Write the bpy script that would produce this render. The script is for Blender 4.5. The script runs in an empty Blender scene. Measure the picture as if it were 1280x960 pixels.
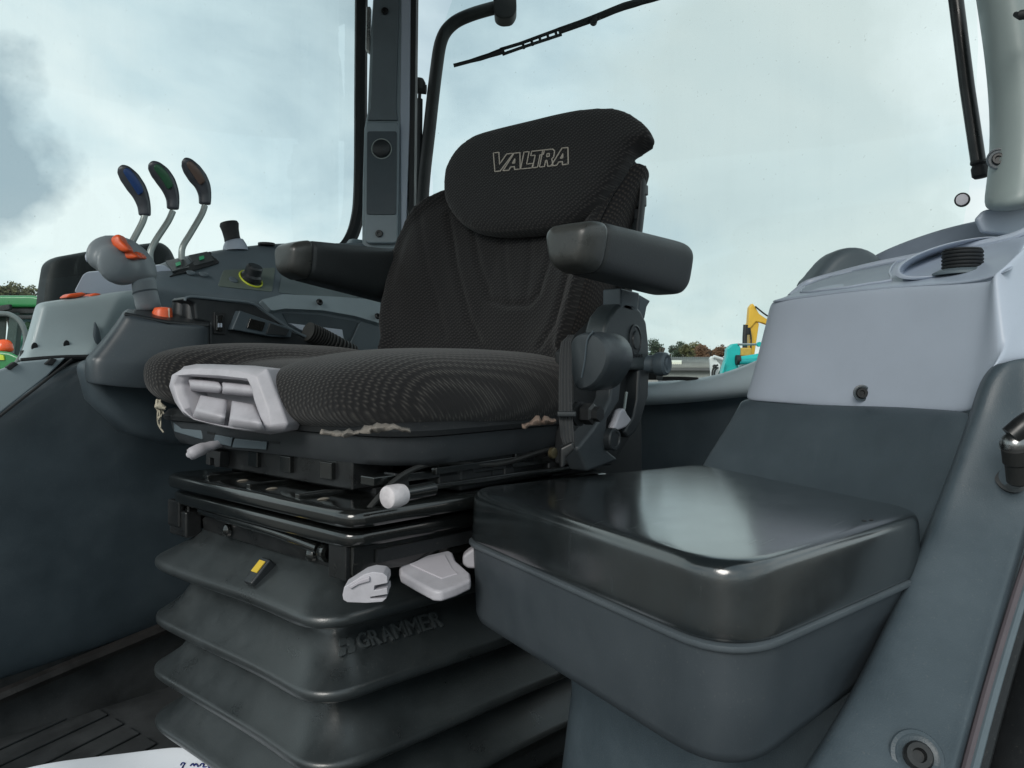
import bpy, bmesh, math, random
from mathutils import Vector, Matrix
from mathutils.bvhtree import BVHTree
from mathutils import noise as mnoise
random.seed(4)
sc = bpy.context.scene
R = math.radians
# ---------------------------------------------------------------- camera
# world axes: +X = towards the rear of the cab, +Y = towards the cab's right side, Z up.
S = 1.2          # metres per layout unit
CZ = 2.05        # eye height above the yard
AL = R(39)
sa, ca = math.sin(AL), math.cos(AL)
cam_d = bpy.data.cameras.new("camera"); cam = bpy.data.objects.new("camera", cam_d)
sc.collection.objects.link(cam); sc.camera = cam
cam.location = (0, 0, CZ)
cam.rotation_euler = (R(90), 0, math.atan2(sa, ca) - R(90))
cam_d.sensor_width = 36; cam_d.lens = 36*1000/1280; cam_d.shift_y = -20/1280
cam_d.clip_start = 0.02; cam_d.clip_end = 4000
# ---------------------------------------------------------------- world, sun, exposure
sc.view_settings.view_transform = 'Standard'; sc.view_settings.look = 'None'
sc.view_settings.exposure = 0.5; sc.view_settings.gamma = 1
SUN_EL, SUN_AZ = R(30), R(196)      # direction the light comes from (azimuth from +X, counter-clockwise)
world = bpy.data.worlds.new("World"); sc.world = world; world.use_nodes = True
nt = world.node_tree; nt.nodes.clear()
def nn(t, typ, **kw):
    n = t.nodes.new(typ)
    for k, v in kw.items():
        if k in n.inputs.keys(): n.inputs[k].default_value = v
        else: setattr(n, k, v)
    return n
L = nt.links.new
wo = nn(nt, 'ShaderNodeOutputWorld'); bg = nn(nt, 'ShaderNodeBackground', Strength=0.1)
sky = nn(nt, 'ShaderNodeTexSky'); sky.sky_type = 'NISHITA'; sky.sun_disc = False
sky.sun_elevation = SUN_EL; sky.sun_rotation = R(90) - SUN_AZ
tc = nn(nt, 'ShaderNodeTexCoord'); sx = nn(nt, 'ShaderNodeSeparateXYZ'); L(tc.outputs['Generated'], sx.inputs[0])
zz = nn(nt, 'ShaderNodeMath', operation='MAXIMUM'); L(sx.outputs[2], zz.inputs[0]); zz.inputs[1].default_value = 0
za = nn(nt, 'ShaderNodeMath', operation='ADD'); L(zz.outputs[0], za.inputs[0]); za.inputs[1].default_value = 0.35
dv = nn(nt, 'ShaderNodeVectorMath', operation='DIVIDE'); L(tc.outputs['Generated'], dv.inputs[0])
cx = nn(nt, 'ShaderNodeCombineXYZ')
for i in range(3): L(za.outputs[0], cx.inputs[i])
L(cx.outputs[0], dv.inputs[1])
n1 = nn(nt, 'ShaderNodeTexNoise', Scale=1.7, Detail=8.0, Roughness=0.52); n1.inputs['Distortion'].default_value = 0.25
L(dv.outputs[0], n1.inputs['Vector'])
cr = nn(nt, 'ShaderNodeValToRGB'); L(n1.outputs['Fac'], cr.inputs[0])
e = cr.color_ramp.elements
e[0].position = 0.34; e[0].color = (3.3, 4.25, 4.7, 1)
e[1].position = 0.62; e[1].color = (6.4, 7.0, 6.95, 1)
el = cr.color_ramp.elements.new(0.46); el.color = (4.7, 5.7, 6.0, 1)
# one darker cloud bank low on the left of the view
bank_dir = Vector((ca - 0.74*sa, sa + 0.74*ca, 0.27)).normalized()
dt = nn(nt, 'ShaderNodeVectorMath', operation='DISTANCE'); dt.inputs[1].default_value = bank_dir
n2 = nn(nt, 'ShaderNodeTexNoise', Scale=5.0, Detail=6.0, Roughness=0.55)
nrm = nn(nt, 'ShaderNodeVectorMath', operation='NORMALIZE'); L(tc.outputs['Generated'], nrm.inputs[0])
L(nrm.outputs[0], dt.inputs[0]); L(nrm.outputs[0], n2.inputs['Vector'])
m1 = nn(nt, 'ShaderNodeMath', operation='MULTIPLY_ADD'); L(n2.outputs['Fac'], m1.inputs[0]); m1.inputs[1].default_value = 0.32
L(dt.outputs['Value'], m1.inputs[2])
mr = nn(nt, 'ShaderNodeMapRange'); L(m1.outputs[0], mr.inputs['Value'])
mr.inputs['From Min'].default_value = 0.245; mr.inputs['From Max'].default_value = 0.290
mr.inputs['To Min'].default_value = 0.85; mr.inputs['To Max'].default_value = 0.0
mx2 = nn(nt, 'ShaderNodeMixRGB'); L(mr.outputs[0], mx2.inputs[0]); L(cr.outputs[0], mx2.inputs[1]); mx2.inputs[2].default_value = (2.2, 2.9, 3.3, 1)
# a broad warm grey cloud at the upper right of the view
d3 = nn(nt, 'ShaderNodeVectorMath', operation='DISTANCE'); d3.inputs[1].default_value = Vector((ca + 0.33*sa, sa - 0.33*ca, 0.30)).normalized(); L(nrm.outputs[0], d3.inputs[0])
m3 = nn(nt, 'ShaderNodeMath', operation='MULTIPLY_ADD'); L(n2.outputs['Fac'], m3.inputs[0]); m3.inputs[1].default_value = 0.45; L(d3.outputs['Value'], m3.inputs[2])
mr3 = nn(nt, 'ShaderNodeMapRange'); L(m3.outputs[0], mr3.inputs['Value']); mr3.inputs['From Min'].default_value = 0.36; mr3.inputs['From Max'].default_value = 0.50
mr3.inputs['To Min'].default_value = 0.75; mr3.inputs['To Max'].default_value = 0.0
mx3 = nn(nt, 'ShaderNodeMixRGB'); L(mr3.outputs[0], mx3.inputs[0]); L(mx2.outputs[0], mx3.inputs[1]); mx3.inputs[2].default_value = (4.5, 5.1, 4.95, 1)
mx2 = mx3
mx = nn(nt, 'ShaderNodeMixRGB'); mx.inputs[0].default_value = 0.93
L(sky.outputs[0], mx.inputs[1]); L(mx2.outputs[0], mx.inputs[2])
L(mx.outputs[0], bg.inputs[0]); L(bg.outputs[0], wo.inputs[0])
sun_d = bpy.data.lights.new("sun", 'SUN'); sun_d.energy = 1.4; sun_d.angle = R(28); sun_d.color = (1, 0.96, 0.9)
sun = bpy.data.objects.new("sun", sun_d); sc.collection.objects.link(sun)
sd = Vector((math.cos(SUN_EL)*math.cos(SUN_AZ), math.cos(SUN_EL)*math.sin(SUN_AZ), math.sin(SUN_EL)))
sun.rotation_euler = sd.to_track_quat('Z', 'Y').to_euler()
sun.location = (0, 0, 30)
# ---------------------------------------------------------------- layout helpers (layout units, eye at 0,0,0)
def ray(px, py):
    x = (px-640)/1000
    return Vector((ca + x*sa, sa - x*ca, (460-py)/1000))
def D(px, py, d): return ray(px, py)*d
def PL(px, py, n, d): r = ray(px, py); return r*(d/r.dot(Vector(n)))
def U(px, py, u): return PL(px, py, (1, 0, 0), u)
def V(px, py, v): return PL(px, py, (0, 1, 0), v)
def Z(px, py, z): return PL(px, py, (0, 0, 1), z)
def B(px, py, off=0): return PL(px, py, (1, 0, -0.4), 0.91+off)      # plane of the reclined backrest
FW = Vector((ca, sa, 0)); RT = Vector((sa, -ca, 0)); UP = Vector((0, 0, 1))
XU = Vector((1, 0, 0)); YV = Vector((0, 1, 0))
def W(p): return Vector((p[0]*S, p[1]*S, p[2]*S + CZ))
# ---------------------------------------------------------------- materials
MATS = {}
def newmat(name):
    m = bpy.data.materials.new(name); m.use_nodes = True; t = m.node_tree
    return m, t, t.nodes['Principled BSDF']
def mat(name, col, rough=0.5, metal=0, grain=0.15, gscale=900, var=0.12, vscale=9, spec=0.5, coat=0, rv=0.1, scratch=0, crough=0.15, dust=0.35):
    """painted / moulded surface: colour drift, dust and fine grain in object space"""
    if name in MATS: return MATS[name]
    m, t, b = newmat(name); l = t.links.new
    c = nn(t, 'ShaderNodeTexCoord')
    a = nn(t, 'ShaderNodeTexNoise', Scale=float(vscale), Detail=6.0, Roughness=0.62); l(c.outputs['Object'], a.inputs['Vector'])
    r = nn(t, 'ShaderNodeMapRange'); l(a.outputs['Fac'], r.inputs['Value'])
    r.inputs['From Min'].default_value = 0.3; r.inputs['From Max'].default_value = 0.7
    r.inputs['To Min'].default_value = 1-var; r.inputs['To Max'].default_value = 1+var
    h = nn(t, 'ShaderNodeVectorMath', operation='SCALE'); h.inputs[0].default_value = col; l(r.outputs[0], h.inputs['Scale'])
    # settled dust: fine specks and soft smears of pale grey dirt
    s1 = nn(t, 'ShaderNodeTexNoise', Scale=330.0, Detail=2.0); l(c.outputs['Object'], s1.inputs['Vector'])
    s1r = nn(t, 'ShaderNodeMapRange'); l(s1.outputs['Fac'], s1r.inputs['Value']); s1r.inputs['From Min'].default_value = 0.64; s1r.inputs['From Max'].default_value = 0.76
    s2_ = nn(t, 'ShaderNodeTexNoise', Scale=4.5, Detail=8.0, Roughness=0.7); l(c.outputs['Object'], s2_.inputs['Vector'])
    s2r = nn(t, 'ShaderNodeMapRange'); l(s2_.outputs['Fac'], s2r.inputs['Value']); s2r.inputs['From Min'].default_value = 0.48; s2r.inputs['From Max'].default_value = 0.75
    s2r.inputs['To Max'].default_value = 0.09
    sm1 = nn(t, 'ShaderNodeMath', operation='MULTIPLY_ADD'); l(s1r.outputs[0], sm1.inputs[0]); sm1.inputs[1].default_value = 0.35; l(s2r.outputs[0], sm1.inputs[2])
    sm2 = nn(t, 'ShaderNodeMath', operation='MULTIPLY'); l(sm1.outputs[0], sm2.inputs[0]); sm2.inputs[1].default_value = dust
    mxd = nn(t, 'ShaderNodeMixRGB'); l(sm2.outputs[0], mxd.inputs[0]); l(h.outputs[0], mxd.inputs[1])
    mxd.inputs[2].default_value = (0.24, 0.23, 0.20, 1)
    l(mxd.outputs[0], b.inputs['Base Color'])
    r2 = nn(t, 'ShaderNodeMapRange'); l(a.outputs['Fac'], r2.inputs['Value'])
    r2.inputs['From Min'].default_value = 0.3; r2.inputs['From Max'].default_value = 0.7
    r2.inputs['To Min'].default_value = max(0.03, rough-rv); r2.inputs['To Max'].default_value = min(1, rough+rv)
    l(r2.outputs[0], b.inputs['Roughness'])
    b.inputs['Metallic'].default_value = metal; b.inputs['Specular IOR Level'].default_value = spec
    b.inputs['Coat Weight'].default_value = coat; b.inputs['Coat Roughness'].default_value = crough
    if grain:
        g = nn(t, 'ShaderNodeTexNoise', Scale=float(gscale), Detail=2.0); l(c.outputs['Object'], g.inputs['Vector'])
        bp = nn(t, 'ShaderNodeBump', Strength=grain, Distance=0.0006); l(g.outputs['Fac'], bp.inputs['Height'])
        l(bp.outputs[0], b.inputs['Normal'])
    if scratch:
        mp = nn(t, 'ShaderNodeMapping'); mp.inputs['Rotation'].default_value = (0, 0, 0.6); mp.inputs['Scale'].default_value = (6, 220, 20)
        l(c.outputs['Object'], mp.inputs['Vector'])
        s2 = nn(t, 'ShaderNodeTexNoise', Scale=1.0, Detail=3.0); l(mp.outputs[0], s2.inputs['Vector'])
        sr = nn(t, 'ShaderNodeMapRange'); l(s2.outputs['Fac'], sr.inputs['Value'])
        sr.inputs['From Min'].default_value = 0.66; sr.inputs['From Max'].default_value = 0.72
        sr.inputs['To Min'].default_value = 0; sr.inputs['To Max'].default_value = scratch
        ad = nn(t, 'ShaderNodeMath', operation='ADD'); l(r2.outputs[0], ad.inputs[0]); l(sr.outputs[0], ad.inputs[1])
        l(ad.outputs[0], b.inputs['Roughness'])
    MATS[name] = m; return m
def fabric(name, axis, pitch, dash, col, thread, twill=0.0, wob=0.6):
    """woven seat cloth: rows of lighter thread stitches on a dark ground"""
    m, t, b = newmat(name); l = t.links.new
    c = nn(t, 'ShaderNodeTexCoord'); s = nn(t, 'ShaderNodeSeparateXYZ'); l(c.outputs['Object'], s.inputs[0])
    def dotv(v):
        d = nn(t, 'ShaderNodeVectorMath', operation='DOT_PRODUCT'); l(c.outputs['Object'], d.inputs[0]); d.inputs[1].default_value = v; return d.outputs['Value']
    def M(op, a, bb=None, cc=None):
        n = nn(t, 'ShaderNodeMath', operation=op)
        for i, x in enumerate((a, bb, cc)):
            if x is None: continue
            if isinstance(x, (int, float)): n.inputs[i].default_value = x
            else: l(x, n.inputs[i])
        return n.outputs[0]
    ax, along = axis
    A = dotv(Vector(ax)*(2*math.pi/pitch)); Bv = dotv(Vector(along)*(2*math.pi/dash))
    nw = nn(t, 'ShaderNodeTexNoise', Scale=14.0, Detail=3.0); l(c.outputs['Object'], nw.inputs['Vector'])
    A = M('ADD', A, M('MULTIPLY', nw.outputs['Fac'], 5.0))
    zig = M('MULTIPLY', M('SINE', Bv), wob)
    row = M('SINE', M('ADD', A, M('ADD', zig, M('MULTIPLY', Bv, twill))))
    dsh = M('SINE', M('ADD', M('MULTIPLY', Bv, 2.0), M('MULTIPLY', A, 0.5)))
    thr = M('MULTIPLY', M('MULTIPLY_ADD', row, 0.5, 0.5), M('MULTIPLY_ADD', dsh, 0.35, 0.65))
    pw = M('POWER', thr, 2.2)
    nz = nn(t, 'ShaderNodeTexNoise', Scale=420.0, Detail=3.0); l(c.outputs['Object'], nz.inputs['Vector'])
    nb = nn(t, 'ShaderNodeTexNoise', Scale=7.0, Detail=4.0); l(c.outputs['Object'], nb.inputs['Vector'])
    fac = M('MULTIPLY', pw, M('MULTIPLY_ADD', nz.outputs['Fac'], 1.2, 0.3)); fac = M('MULTIPLY', fac, M('MULTIPLY_ADD', nb.outputs['Fac'], 1.0, 0.5))
    mixc = nn(t, 'ShaderNodeMixRGB'); l(fac, mixc.inputs[0]); mixc.inputs[1].default_value = (*col, 1); mixc.inputs[2].default_value = (*thread, 1)
    l(mixc.outputs[0], b.inputs['Base Color'])
    b.inputs['Roughness'].default_value = 0.95; b.inputs['Specular IOR Level'].default_value = 0.15
    b.inputs['Sheen Weight'].default_value = 0.12; b.inputs['Sheen Roughness'].default_value = 0.6
    bp = nn(t, 'ShaderNodeBump', Strength=0.6, Distance=0.0012)
    l(M('ADD', thr, M('MULTIPLY', nz.outputs['Fac'], 0.6)), bp.inputs['Height']); l(bp.outputs[0], b.inputs['Normal'])
    return m
trim_dark = mat('slate moulded plastic', (0.050, 0.069, 0.083), 0.46, grain=0.5, gscale=700, var=0.16, rv=0.12)
trim_mid = mat('mid grey plastic', (0.105, 0.135, 0.155), 0.48, grain=0.2)
trim_light = mat('pale blue grey plastic', (0.42, 0.475, 0.56), 0.42, grain=0.12, var=0.04)
trim_light2 = mat('grey console plastic', (0.25, 0.31, 0.34), 0.42, grain=0.12, var=0.06)
black_pl = mat('black plastic', (0.018, 0.022, 0.025), 0.40, grain=0.2)
black_mt = mat('matt black plastic', (0.009, 0.011, 0.013), 0.6, grain=0.2)
arm_mat = mat('charcoal armrest vinyl', (0.028, 0.032, 0.034), 0.48, grain=0.5, gscale=500, var=0.1)
arm_cap = mat('worn armrest end', (0.045, 0.047, 0.045), 0.34, grain=0.3, gscale=500, var=0.2, vscale=30)
black_gl = mat('gloss black steel', (0.006, 0.007, 0.007), 0.15, grain=0.1, gscale=80, var=0.4, vscale=14, rv=0.08, spec=0.7, coat=0.5)
black_st = mat('satin black steel', (0.010, 0.011, 0.012), 0.34, grain=0.15, gscale=120, var=0.3, vscale=20, rv=0.12)
vinyl = mat('worn black vinyl', (0.012, 0.016, 0.018), 0.20, grain=0.12, gscale=700, var=0.3, vscale=22, rv=0.05, spec=0.9, scratch=0.08, coat=0.9, crough=0.15, dust=0.25)
box_pl = mat('box grey plastic', (0.045, 0.056, 0.066), 0.42, grain=0.2)
grey_lv = mat('pale grey handle plastic', (0.42, 0.41, 0.445), 0.45, grain=0.25, gscale=500, var=0.12, vscale=30, dust=0.8)
pan_mat = mat('seat pan plastic', (0.034, 0.039, 0.044), 0.45, grain=0.3)
bellow_m = mat('bellows rubber', (0.022, 0.027, 0.029), 0.33, grain=0.3, gscale=600, var=0.3, vscale=14, rv=0.08, spec=0.9)
rubber = mat('rubber', (0.012, 0.013, 0.013), 0.6, grain=0.2)
orange = mat('orange switch', (0.75, 0.11, 0.03), 0.4, grain=0, var=0.08, dust=0.1)
steel = mat('steel', (0.45, 0.46, 0.45), 0.28, metal=1, grain=0.1)
rodm = mat('painted rod', (0.30, 0.34, 0.33), 0.35, metal=0.4, grain=0.1)
foam_m = mat('torn foam', (0.19, 0.17, 0.15), 0.95, grain=0.8, gscale=300, var=0.3, vscale=60)
shred_m = mat('frayed cloth', (0.38, 0.35, 0.28), 0.95, grain=0.5, gscale=300, var=0.2)
mat_m = mat('rubber floor mat', (0.030, 0.034, 0.037), 0.7, grain=0.6, gscale=160, var=0.35, vscale=12)
floor_m = mat('cab floor', (0.035, 0.038, 0.04), 0.6, grain=0.5, gscale=120, var=0.5, vscale=10)
panelg = mat('olive control panel', (0.13, 0.16, 0.14), 0.4, grain=0.1, var=0.05)
yellow_l = mat('yellow ring', (0.55, 0.62, 0.04), 0.4, grain=0)
green_sw = mat('green switch legend', (0.03, 0.42, 0.18), 0.4, grain=0)
blue_k = mat('blue knob inlay', (0.015, 0.055, 0.19), 0.35, grain=0)
green_k = mat('green knob inlay', (0.025, 0.11, 0.055), 0.35, grain=0)
brown_k = mat('brown knob inlay', (0.13, 0.09, 0.075), 0.35, grain=0)
knob_m = mat('lever knob grey', (0.055, 0.062, 0.075), 0.33, grain=0.1)
joy_m = mat('joystick grey', (0.20, 0.23, 0.25), 0.42, grain=0.15)
paper_m = mat('white paper', (0.80, 0.84, 0.90), 0.7, grain=0.1, var=0.03)
ink = mat('blue ink', (0.02, 0.03, 0.16), 0.6, grain=0)
thread_m = mat('grey embroidery thread', (0.42, 0.38, 0.33), 0.9, grain=0)
fab_side = fabric('bolster cloth', ((0.14, 0.98, 0.12), (0.7, 0.0, 0.7)), 0.0084, 0.0075, (0.010, 0.010, 0.011), (0.060, 0.057, 0.053), wob=0.85)
fab_back = fabric('backrest cloth', ((0.1, 0.62, 0.78), (0.0, -0.78, 0.62)), 0.0078, 0.009, (0.009, 0.009, 0.010), (0.042, 0.040, 0.038), wob=0.8)
fab_flank = fabric('backrest flank cloth', ((0.55, 0.15, 0.82), (0.6, 0, -0.6)), 0.0074, 0.008, (0.009, 0.009, 0.010), (0.05, 0.043, 0.037), wob=0.6)
# thin window glass
def glass(name, tint):
    m, t, b = newmat(name); t.nodes.remove(b); l = t.links.new
    o = t.nodes['Material Output']; tr = nn(t, 'ShaderNodeBsdfTransparent', Color=(*tint, 1)); gl = nn(t, 'ShaderNodeBsdfGlossy', Roughness=0.02)
    gl.inputs['Color'].default_value = (0.9, 0.95, 0.95, 1)
    fr = nn(t, 'ShaderNodeFresnel', IOR=1.35); mxs = nn(t, 'ShaderNodeMixShader')
    l(fr.outputs[0], mxs.inputs[0]); l(tr.outputs[0], mxs.inputs[1]); l(gl.outputs[0], mxs.inputs[2])
    # thin film of dirt: specks and faint streaks
    c = nn(t, 'ShaderNodeTexCoord'); sp_ = nn(t, 'ShaderNodeTexNoise', Scale=120.0, Detail=2.0); l(c.outputs['Object'], sp_.inputs['Vector'])
    r1 = nn(t, 'ShaderNodeMapRange'); l(sp_.outputs['Fac'], r1.inputs['Value']); r1.inputs['From Min'].default_value = 0.70; r1.inputs['From Max'].default_value = 0.78; r1.inputs['To Max'].default_value = 0.25
    mp = nn(t, 'ShaderNodeMapping'); mp.inputs['Scale'].default_value = (14, 14, 1.2); l(c.outputs['Object'], mp.inputs['Vector'])
    st_ = nn(t, 'ShaderNodeTexNoise', Scale=1.0, Detail=7.0, Roughness=0.65); l(mp.outputs[0], st_.inputs['Vector'])
    r2 = nn(t, 'ShaderNodeMapRange'); l(st_.outputs['Fac'], r2.inputs['Value']); r2.inputs['From Min'].default_value = 0.5; r2.inputs['From Max'].default_value = 0.8; r2.inputs['To Max'].default_value = 0.035
    ad = nn(t, 'ShaderNodeMath', operation='ADD'); l(r1.outputs[0], ad.inputs[0]); l(r2.outputs[0], ad.inputs[1])
    tl = nn(t, 'ShaderNodeBsdfTranslucent', Color=(0.6, 0.6, 0.56, 1)); m2 = nn(t, 'ShaderNodeMixShader')
    l(ad.outputs[0], m2.inputs[0]); l(mxs.outputs[0], m2.inputs[1]); l(tl.outputs[0], m2.inputs[2]); l(m2.outputs[0], o.inputs[0])
    return m
pane_m = glass('window glass', (0.93, 0.985, 0.975))
# ---------------------------------------------------------------- mesh helpers: geometry = (verts, faces)
def join(*gs):
    vs, fs = [], []
    for g in gs:
        o = len(vs); vs += list(g[0]); fs += [tuple(i+o for i in f) for f in g[1]]
    return vs, fs
def smooth_path(pts, n=6, closed=False):
    pts = [Vector(p) for p in pts]; out = []; k = len(pts)
    rng = range(k) if closed else range(k-1)
    for i in rng:
        if closed: a, b, c, d = pts[i-1], pts[i], pts[(i+1) % k], pts[(i+2) % k]
        else: a, b, c, d = pts[max(i-1, 0)], pts[i], pts[i+1], pts[min(i+2, k-1)]
        for j in range(n):
            t = j/n
            out.append(0.5*((2*b) + (c-a)*t + (2*a-5*b+4*c-d)*t*t + (3*b-a-3*c+d)*t**3))
    if not closed: out.append(pts[-1])
    return out
def loft(rings, cap=True, wrap=False):
    n = len(rings[0]); vs = [Vector(p) for r in rings for p in r]; fs = []
    m = len(rings)
    for i in range(m if wrap else m-1):
        for j in range(n):
            fs.append((i*n+j, i*n+(j+1) % n, ((i+1) % m)*n+(j+1) % n, ((i+1) % m)*n+j))
    if cap and not wrap:
        fs.append(tuple(range(n-1, -1, -1))); fs.append(tuple((m-1)*n+j for j in range(n)))
    return vs, fs
def tube(pts, r, n=12, sm=0, closed=False):
    if sm: pts = smooth_path(pts, sm, closed)
    pts = [Vector(p) for p in pts]; k = len(pts); rings = []
    up = None
    for i, p in enumerate(pts):
        if closed: t = (pts[(i+1) % k]-pts[i-1]).normalized()
        else: t = (pts[min(i+1, k-1)]-pts[max(i-1, 0)]).normalized()
        if up is None:
            up = Vector((0, 0, 1)) if abs(t.z) < 0.9 else Vector((1, 0, 0))
        a = (up - t*up.dot(t)).normalized(); b = t.cross(a); up = a
        rr = r[min(int(i*len(r)/k), len(r)-1)] if isinstance(r, (list, tuple)) else r
        rings.append([p + (a*math.cos(q*2*math.pi/n) + b*math.sin(q*2*math.pi/n))*rr for q in range(n)])
    return loft(rings, not closed, closed)
def basis(axis, ref=None):
    a = Vector(axis).normalized(); ref = Vector(ref) if ref else (Vector((0, 0, 1)) if abs(a.z) < 0.9 else Vector((1, 0, 0)))
    x = (ref - a*ref.dot(a)).normalized(); return x, a.cross(x), a
def lathe(o, axis, prof, n=24, sx=1, sy=1, ref=None):
    """prof = [(radius, height)]"""
    x, y, a = basis(axis, ref); o = Vector(o)
    return loft([[o + a*h + (x*sx*math.cos(q*2*math.pi/n) + y*sy*math.sin(q*2*math.pi/n))*max(r, 1e-5) for q in range(n)] for r, h in prof])
def box(c, hx, hy, hz, ax=None, ay=None, az=None):
    c = Vector(c); ax = Vector(ax or XU)*hx; ay = Vector(ay or YV)*hy; az = Vector(az or UP)*hz
    v = [c+ax*i+ay*j+az*k for i in (-1, 1) for j in (-1, 1) for k in (-1, 1)]
    return v, [(0, 1, 3, 2), (4, 6, 7, 5), (0, 4, 5, 1), (2, 3, 7, 6), (0, 2, 6, 4), (1, 5, 7, 3)]
def prism(poly, off):
    off = Vector(off); n = len(poly)
    return loft([[Vector(p) for p in poly], [Vector(p)+off for p in poly]])
def rrect(w, h, r, n=6, sq=None):
    """rounded rectangle outline, half sizes w,h"""
    out = []
    for cxx, cyy, a0 in ((w-r, h-r, 0), (-w+r, h-r, 90), (-w+r, -h+r, 180), (w-r, -h+r, 270)):
        for i in range(n): a = R(a0 + 90*i/(n-1)); out.append((cxx+r*math.cos(a), cyy+r*math.sin(a)))
    return out
def roundpoly(pts, r, n=5):
    """round the corners of a closed 3-D polygon"""
    pts = [Vector(p) for p in pts]; out = []; k = len(pts)
    for i in range(k):
        p, a, b = pts[i], pts[i-1], pts[(i+1) % k]
        da, db = (a-p), (b-p); rr = r[i] if isinstance(r, (list, tuple)) else r
        ra = min(rr, da.length*0.48, db.length*0.48)
        s0, s1 = p + da.normalized()*ra, p + db.normalized()*ra
        for j in range(n):
            t = j/(n-1); out.append(s0*(1-t)**2 + p*2*t*(1-t) + s1*t*t)
    return out
def sheet(grid, sub=0):
    n = len(grid[0]); vs = [Vector(p) for r in grid for p in r]
    return vs, [(i*n+j, i*n+j+1, (i+1)*n+j+1, (i+1)*n+j) for i in range(len(grid)-1) for j in range(n-1)]
def pillow(outline, nrm, front, back, rings=10, p=2.6, inner=0.0):
    """closed cushion: outline polygon puffed to 'front' on one side and 'back' on the other"""
    nrm = Vector(nrm).normalized(); pts = [Vector(q) for q in outline]; c = sum(pts, Vector())/len(pts)
    R_ = []
    for s, T in ((1, front), (-1, back)):
        seq = []
        for i in range(rings):
            a = (i/(rings)) * math.pi/2          # 0 = rim .. pi/2 = pole
            rr = math.cos(a)**(2/p) if i else 1; hh = math.sin(a)**(2/p)
            seq.append([c+(q-c)*rr + nrm*T*hh*s for q in pts])
        seq.append([c+(q-c)*0.02 + nrm*T*s for q in pts])
        R_.append(seq)
    return loft(R_[0][::-1] + R_[1][1:])
# ---------------------------------------------------------------- object helpers
def thing(name, label, cat, base, group=None):
    o = bpy.data.objects.new(name, None); sc.collection.objects.link(o)
    o.location = W(base); o['label'] = label; o['category'] = cat; o['kind'] = 'thing'; o.empty_display_size = 0.1
    if group: o['group'] = group
    return o
def rootloc(par):
    v = Vector()
    while par: v += par.location; par = par.parent
    return v
def ob(name, geo, m, par=None, label=None, bev=0, seg=3, sub=0, ang=35, sol=0, kind=None, cat=None, group=None, solo=1):
    me = bpy.data.meshes.new(name); base = rootloc(par)
    me.from_pydata([W(p)-base for p in geo[0]], [], geo[1]); me.update()
    b = bmesh.new(); b.from_mesh(me); bmesh.ops.remove_doubles(b, verts=b.verts, dist=1e-6)
    bmesh.ops.recalc_face_normals(b, faces=b.faces); b.to_mesh(me); b.free()
    me.shade_smooth()
    if not sub: me.set_sharp_from_angle(angle=R(ang))
    me.materials.append(m)
    o = bpy.data.objects.new(name, me); sc.collection.objects.link(o); o.parent = par
    if sol:
        k = o.modifiers.new('solid', 'SOLIDIFY'); k.thickness = sol*S; k.offset = solo
    if bev:
        k = o.modifiers.new('bevel', 'BEVEL'); k.width = bev*S; k.segments = seg; k.limit_method = 'ANGLE'; k.angle_limit = R(32); k.harden_normals = False
        me.shade_smooth(); me.set_sharp_from_angle(angle=R(180)) if False else None
    if sub:
        k = o.modifiers.new('sub', 'SUBSURF'); k.levels = k.render_levels = sub
    if bev:
        b = bmesh.new(); b.from_mesh(me)
        for ed in b.edges: ed.smooth = True
        b.to_mesh(me); b.free()
        k = o.modifiers.new('wn', 'WEIGHTED_NORMAL'); k.keep_sharp = False
    if label: o['label'] = label
    if kind: o['kind'] = kind
    if cat: o['category'] = cat
    if group: o['group'] = group
    return o
def bvh_of(o):
    dg = bpy.context.evaluated_depsgraph_get(); ev = o.evaluated_get(dg); me = ev.to_mesh()
    base = rootloc(o.parent); vs = [v.co+base for v in me.vertices]; fs = [tuple(p.vertices) for p in me.polygons]
    t = BVHTree.FromPolygons(vs, fs); ev.to_mesh_clear(); return t
def on(bvh, px, py, lift=0.0008):
    """point (layout units) where the sight line meets a built surface, lifted off it"""
    r = ray(px, py); h = bvh.ray_cast(Vector((0, 0, CZ)), r.normalized())
    if h[0] is None: return None
    n = h[1]; n = -n if n.dot(r) > 0 else n
    p = h[0] + n*lift*S
    return Vector((p.x/S, p.y/S, (p.z-CZ)/S))
def screw(name, p, axis, r, par, m=None, label=None, recess=True):
    """socket screw head with a hexagonal hole ring"""
    g = lathe(p, axis, [(r, 0), (r, r*0.35), (r*0.85, r*0.55), (r*0.5, r*0.55), (r*0.42, r*0.1), (0.0, r*0.1)], 18)
    o = ob(name, g, m or black_st, par, label, ang=30)
    return o
def text_mesh(s, size, extrude, bold=0.0, shear=0.0, sp=1.0):
    cu = bpy.data.curves.new('txt', 'FONT'); cu.body = s; cu.size = size; cu.extrude = extrude; cu.offset = bold; cu.shear = shear
    cu.space_character = sp; cu.resolution_u = 3
    o = bpy.data.objects.new('txt', cu); sc.collection.objects.link(o)
    dg = bpy.context.evaluated_depsgraph_get(); me = bpy.data.meshes.new_from_object(o.evaluated_get(dg))
    vs = [v.co.copy() for v in me.vertices]; fs = [tuple(p.vertices) for p in me.polygons]
    bpy.data.objects.remove(o); bpy.data.meshes.remove(me); bpy.data.curves.remove(cu)
    return vs, fs
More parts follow.
